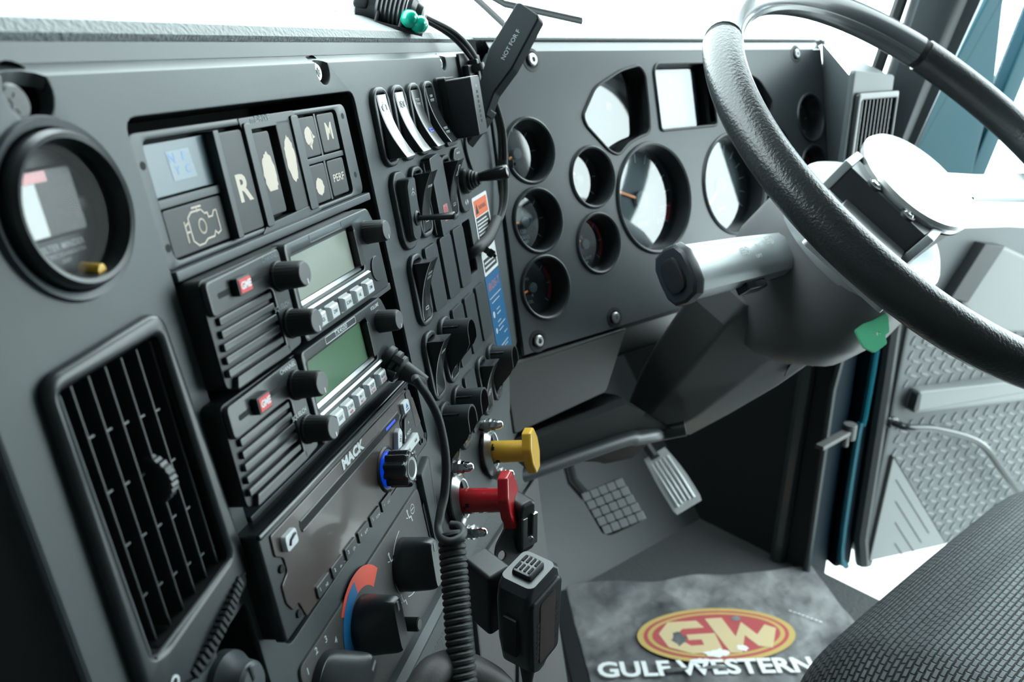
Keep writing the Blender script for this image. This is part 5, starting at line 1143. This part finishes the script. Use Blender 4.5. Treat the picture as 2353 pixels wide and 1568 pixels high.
def paper_mat():
    c, s = math.cos(R(-34.9)), math.sin(R(-34.9)); F = axes(V((c, s, 0)), V((-s, c, 0)), V((0, 0, 1)), V((.968, .97, .004)))
    r = thing('paper_floor_mat', 'wrinkled dark paper floor mat with white lettering and a red and gold oval emblem', 'floor mat', F)
    W_, H_ = 505, 460; nx, ny = 50, 44; rn = random.Random(8)
    def hz(x, y): return 3+2.2*math.sin(x*.021+y*.013)+1.5*math.sin(x*.05-y*.031+2)+1.1*math.sin(y*.07+x*.011)
    vs = []
    for j in range(ny+1):
        for i in range(nx+1):
            x = W_*i/nx; y = -H_*j/ny+6*math.sin(x*.03)*(1-j/ny)+(x*.03); vs.append((x, y, hz(x, y)))
    k = len(vs); n = nx+1
    vs += [(x, y, z-.6) for x, y, z in vs]
    fs = [(j*n+i, j*n+i+1, (j+1)*n+i+1, (j+1)*n+i) for j in range(ny) for i in range(nx)]
    fs += [tuple(q+k for q in f[::-1]) for f in fs]
    m = MB(); m.poly(vs, fs); m.part('sheet', 'mat_paper', r)
    m = MB(); m.plate([(-30, -20), (-2, -10), (-2, -500), (-30, -500)], 0, 4, b=1); m.part('left_border', 'black', r)
    c0 = on(F, 1645, 1466); a = on(F, 1465, 1478); b = on(F, 1823, 1455); t = on(F, 1640, 1405); bt = on(F, 1655, 1528)
    ax = math.hypot(b[0]-a[0], b[1]-a[1])/2; ay = math.hypot(t[0]-bt[0], t[1]-bt[1])/2; ang = math.degrees(math.atan2(b[1]-a[1], b[0]-a[0]))
    M = m3((a[0]+b[0])/2, (a[1]+b[1])/2, 7.5) @ RZ(ang)
    def el(q, q1, z, c_, lab=None):
        m = MB(); m.plate(co(0, 0, ax*q, 60, ay*q1), 0, .3, M=M @ m3(0, 0, z)); return m.part('emblem', c_, r, lab)
    el(1, 1, 0, 'emblem_gold', 'gold oval emblem'); el(.92, .88, .4, 'emblem_red'); el(.87, .81, .8, 'emblem_gold'); el(.81, .73, 1.2, 'emblem_red')
    m = MB(); G = [(-.18, .42), (-.55, .42), (-.72, .1), (-.66, -.3), (-.4, -.52), (-.02, -.52), (-.02, .02), (-.38, .02), (-.38, -.14), (-.22, -.14), (-.22, -.3), (-.38, -.3), (-.48, -.12), (-.48, .08), (-.4, .2), (-.12, .2)]
    m.plate([(x*ax, y*ay*1.25) for x, y in G], 0, .3, M=M @ m3(0, 0, 1.6))
    Wp = [(-.06, .46), (.16, .46), (.22, -.12), (.38, .3), (.5, -.1), (.66, .18), (.78, .05), (.6, -.5), (.44, -.42), (.34, -.1), (.2, -.58), (.06, -.56)]
    m.plate([(x*ax, y*ay*1.25) for x, y in Wp], 0, .3, M=M @ m3(0, 0, 1.6)); m.part('emblem_letters', 'emblem_cream', r)
    p = on(F, 1372, 1548); q = on(F, 1866, 1535); L = math.hypot(q[0]-p[0], q[1]-p[1]); g = math.degrees(math.atan2(q[1]-p[1], q[0]-p[0]))
    m = MB(); m.text('GULF WESTERN', 46, 0, 0, 0, d=.4, sx=1, M=I4, bold=.03)
    xs = [v.co.x for v in m.bm.verts]; k = L/(max(xs)-min(xs)); mx = (max(xs)+min(xs))/2
    T = m3((p[0]+q[0])/2, (p[1]+q[1])/2-4, 9) @ RZ(g) @ Matrix.Diagonal((k, 1.05, 1, 1)) @ m3(-mx, 0, 0)
    for v in m.bm.verts: v.co = T @ v.co
    m.part('lettering', 'white', r)
    rn = random.Random(12)
    def blot(px_, py_, rx, ry, c_, nm, z):
        q_ = on(F, px_, py_); pts = [(q_[0]+rx*rn.uniform(.55, 1.1)*math.cos(R(t)), q_[1]+ry*rn.uniform(.5, 1.1)*math.sin(R(t))) for t in range(0, 360, 18)]
        m = MB(); m.plate(pts, z, z+.2); m.part(nm, c_, r)
    for a_ in ((1560, 1478, 16, 20, 'mat_paper', 'worn_patch', 9.6), (1690, 1432, 12, 8, 'mat_paper', 'worn_patch', 9.6), (1648, 1512, 26, 11, 'white', 'scuff', 9.7), (1610, 1530, 20, 6, 'white', 'scuff', 9.7), (1705, 1500, 12, 9, 'white', 'scuff', 9.7), (1550, 1550, 26, 5, 'mat_paper', 'worn_patch', 9.9), (1640, 1545, 30, 5, 'mat_paper', 'worn_patch', 9.9)): blot(*a_)
    p = on(F, 1812, 1412)
    m = MB(); [m.strip([(p[0]+i*6, p[1]-i*5), (p[0]+i*6+4, p[1]-i*5-2)], 2, 8, 8.4) for i in range(8)]; m.part('paint_marks', 'white', r)
mat('emblem_gold', (.5, .36, .12), .6); mat('emblem_red', (.42, .075, .08), .6); mat('emblem_cream', (.6, .48, .28), .6)
paper_mat()
def seat():
    r = thing('driver_seat', 'black woven mesh driver seat cushion at the lower right', 'seat', I4)
    # rounded cushion: x 520..1060, y -250..270, top z about 500
    nx, ny = 56, 60; vs = []; H = {}
    def P(u, v):   # u across -1..1 ; v along front roll 0..1
        hw = 290
        x = 800+hw*math.copysign(1-(1-min(1, abs(u)))**1.0, u)
        side = max(0, abs(u)-.62)/.38; dz = -100*side**2.4
        crown = 12*math.cos(u*1.4)
        # path: from underside of front, round the nose, back along the top
        L = v*900
        if L < 90: y, z = 292, 330+L
        elif L < 90+125: a = (L-90)/80; y, z = 212+80*math.cos(a), 448+80*math.sin(a)
        else: y, z = 212-(L-215), 536-0.02*(L-215)+14*math.sin(min(1, (L-215)/300)*math.pi)
        return V((x, y-14*side**2, z+dz+crown*min(1, L/200)))
    for j in range(ny+1):
        for i in range(nx+1): vs.append(P(-1+2*i/nx, j/ny))
    n = nx+1; m = MB(); UV = []
    for j in range(ny+1):
        d = [0]
        for i in range(nx): d.append(d[-1]+(vs[j*n+i+1]-vs[j*n+i]).length)
        UV += [((q-d[nx//2])*.001, j*.9/ny) for q in d]
    m.poly(vs, [(j*n+i, j*n+i+1, (j+1)*n+i+1, (j+1)*n+i) for j in range(ny) for i in range(nx)])
    o = m.part('cushion', 'seat_mesh', r, uv=lambda k: UV[k])
    m = MB(); m.box(530, 1070, -620, 250, 300, 400, 30); m.part('seat_base', 'black', r)
    m = MB(); m.box(540, 1060, -760, -640, 420, 1150, 40); m.part('backrest', 'black', r)
    m = MB(); m.box(600, 1000, -560, 150, 2, 300, 20); m.part('pedestal', 'black', r)
seat()
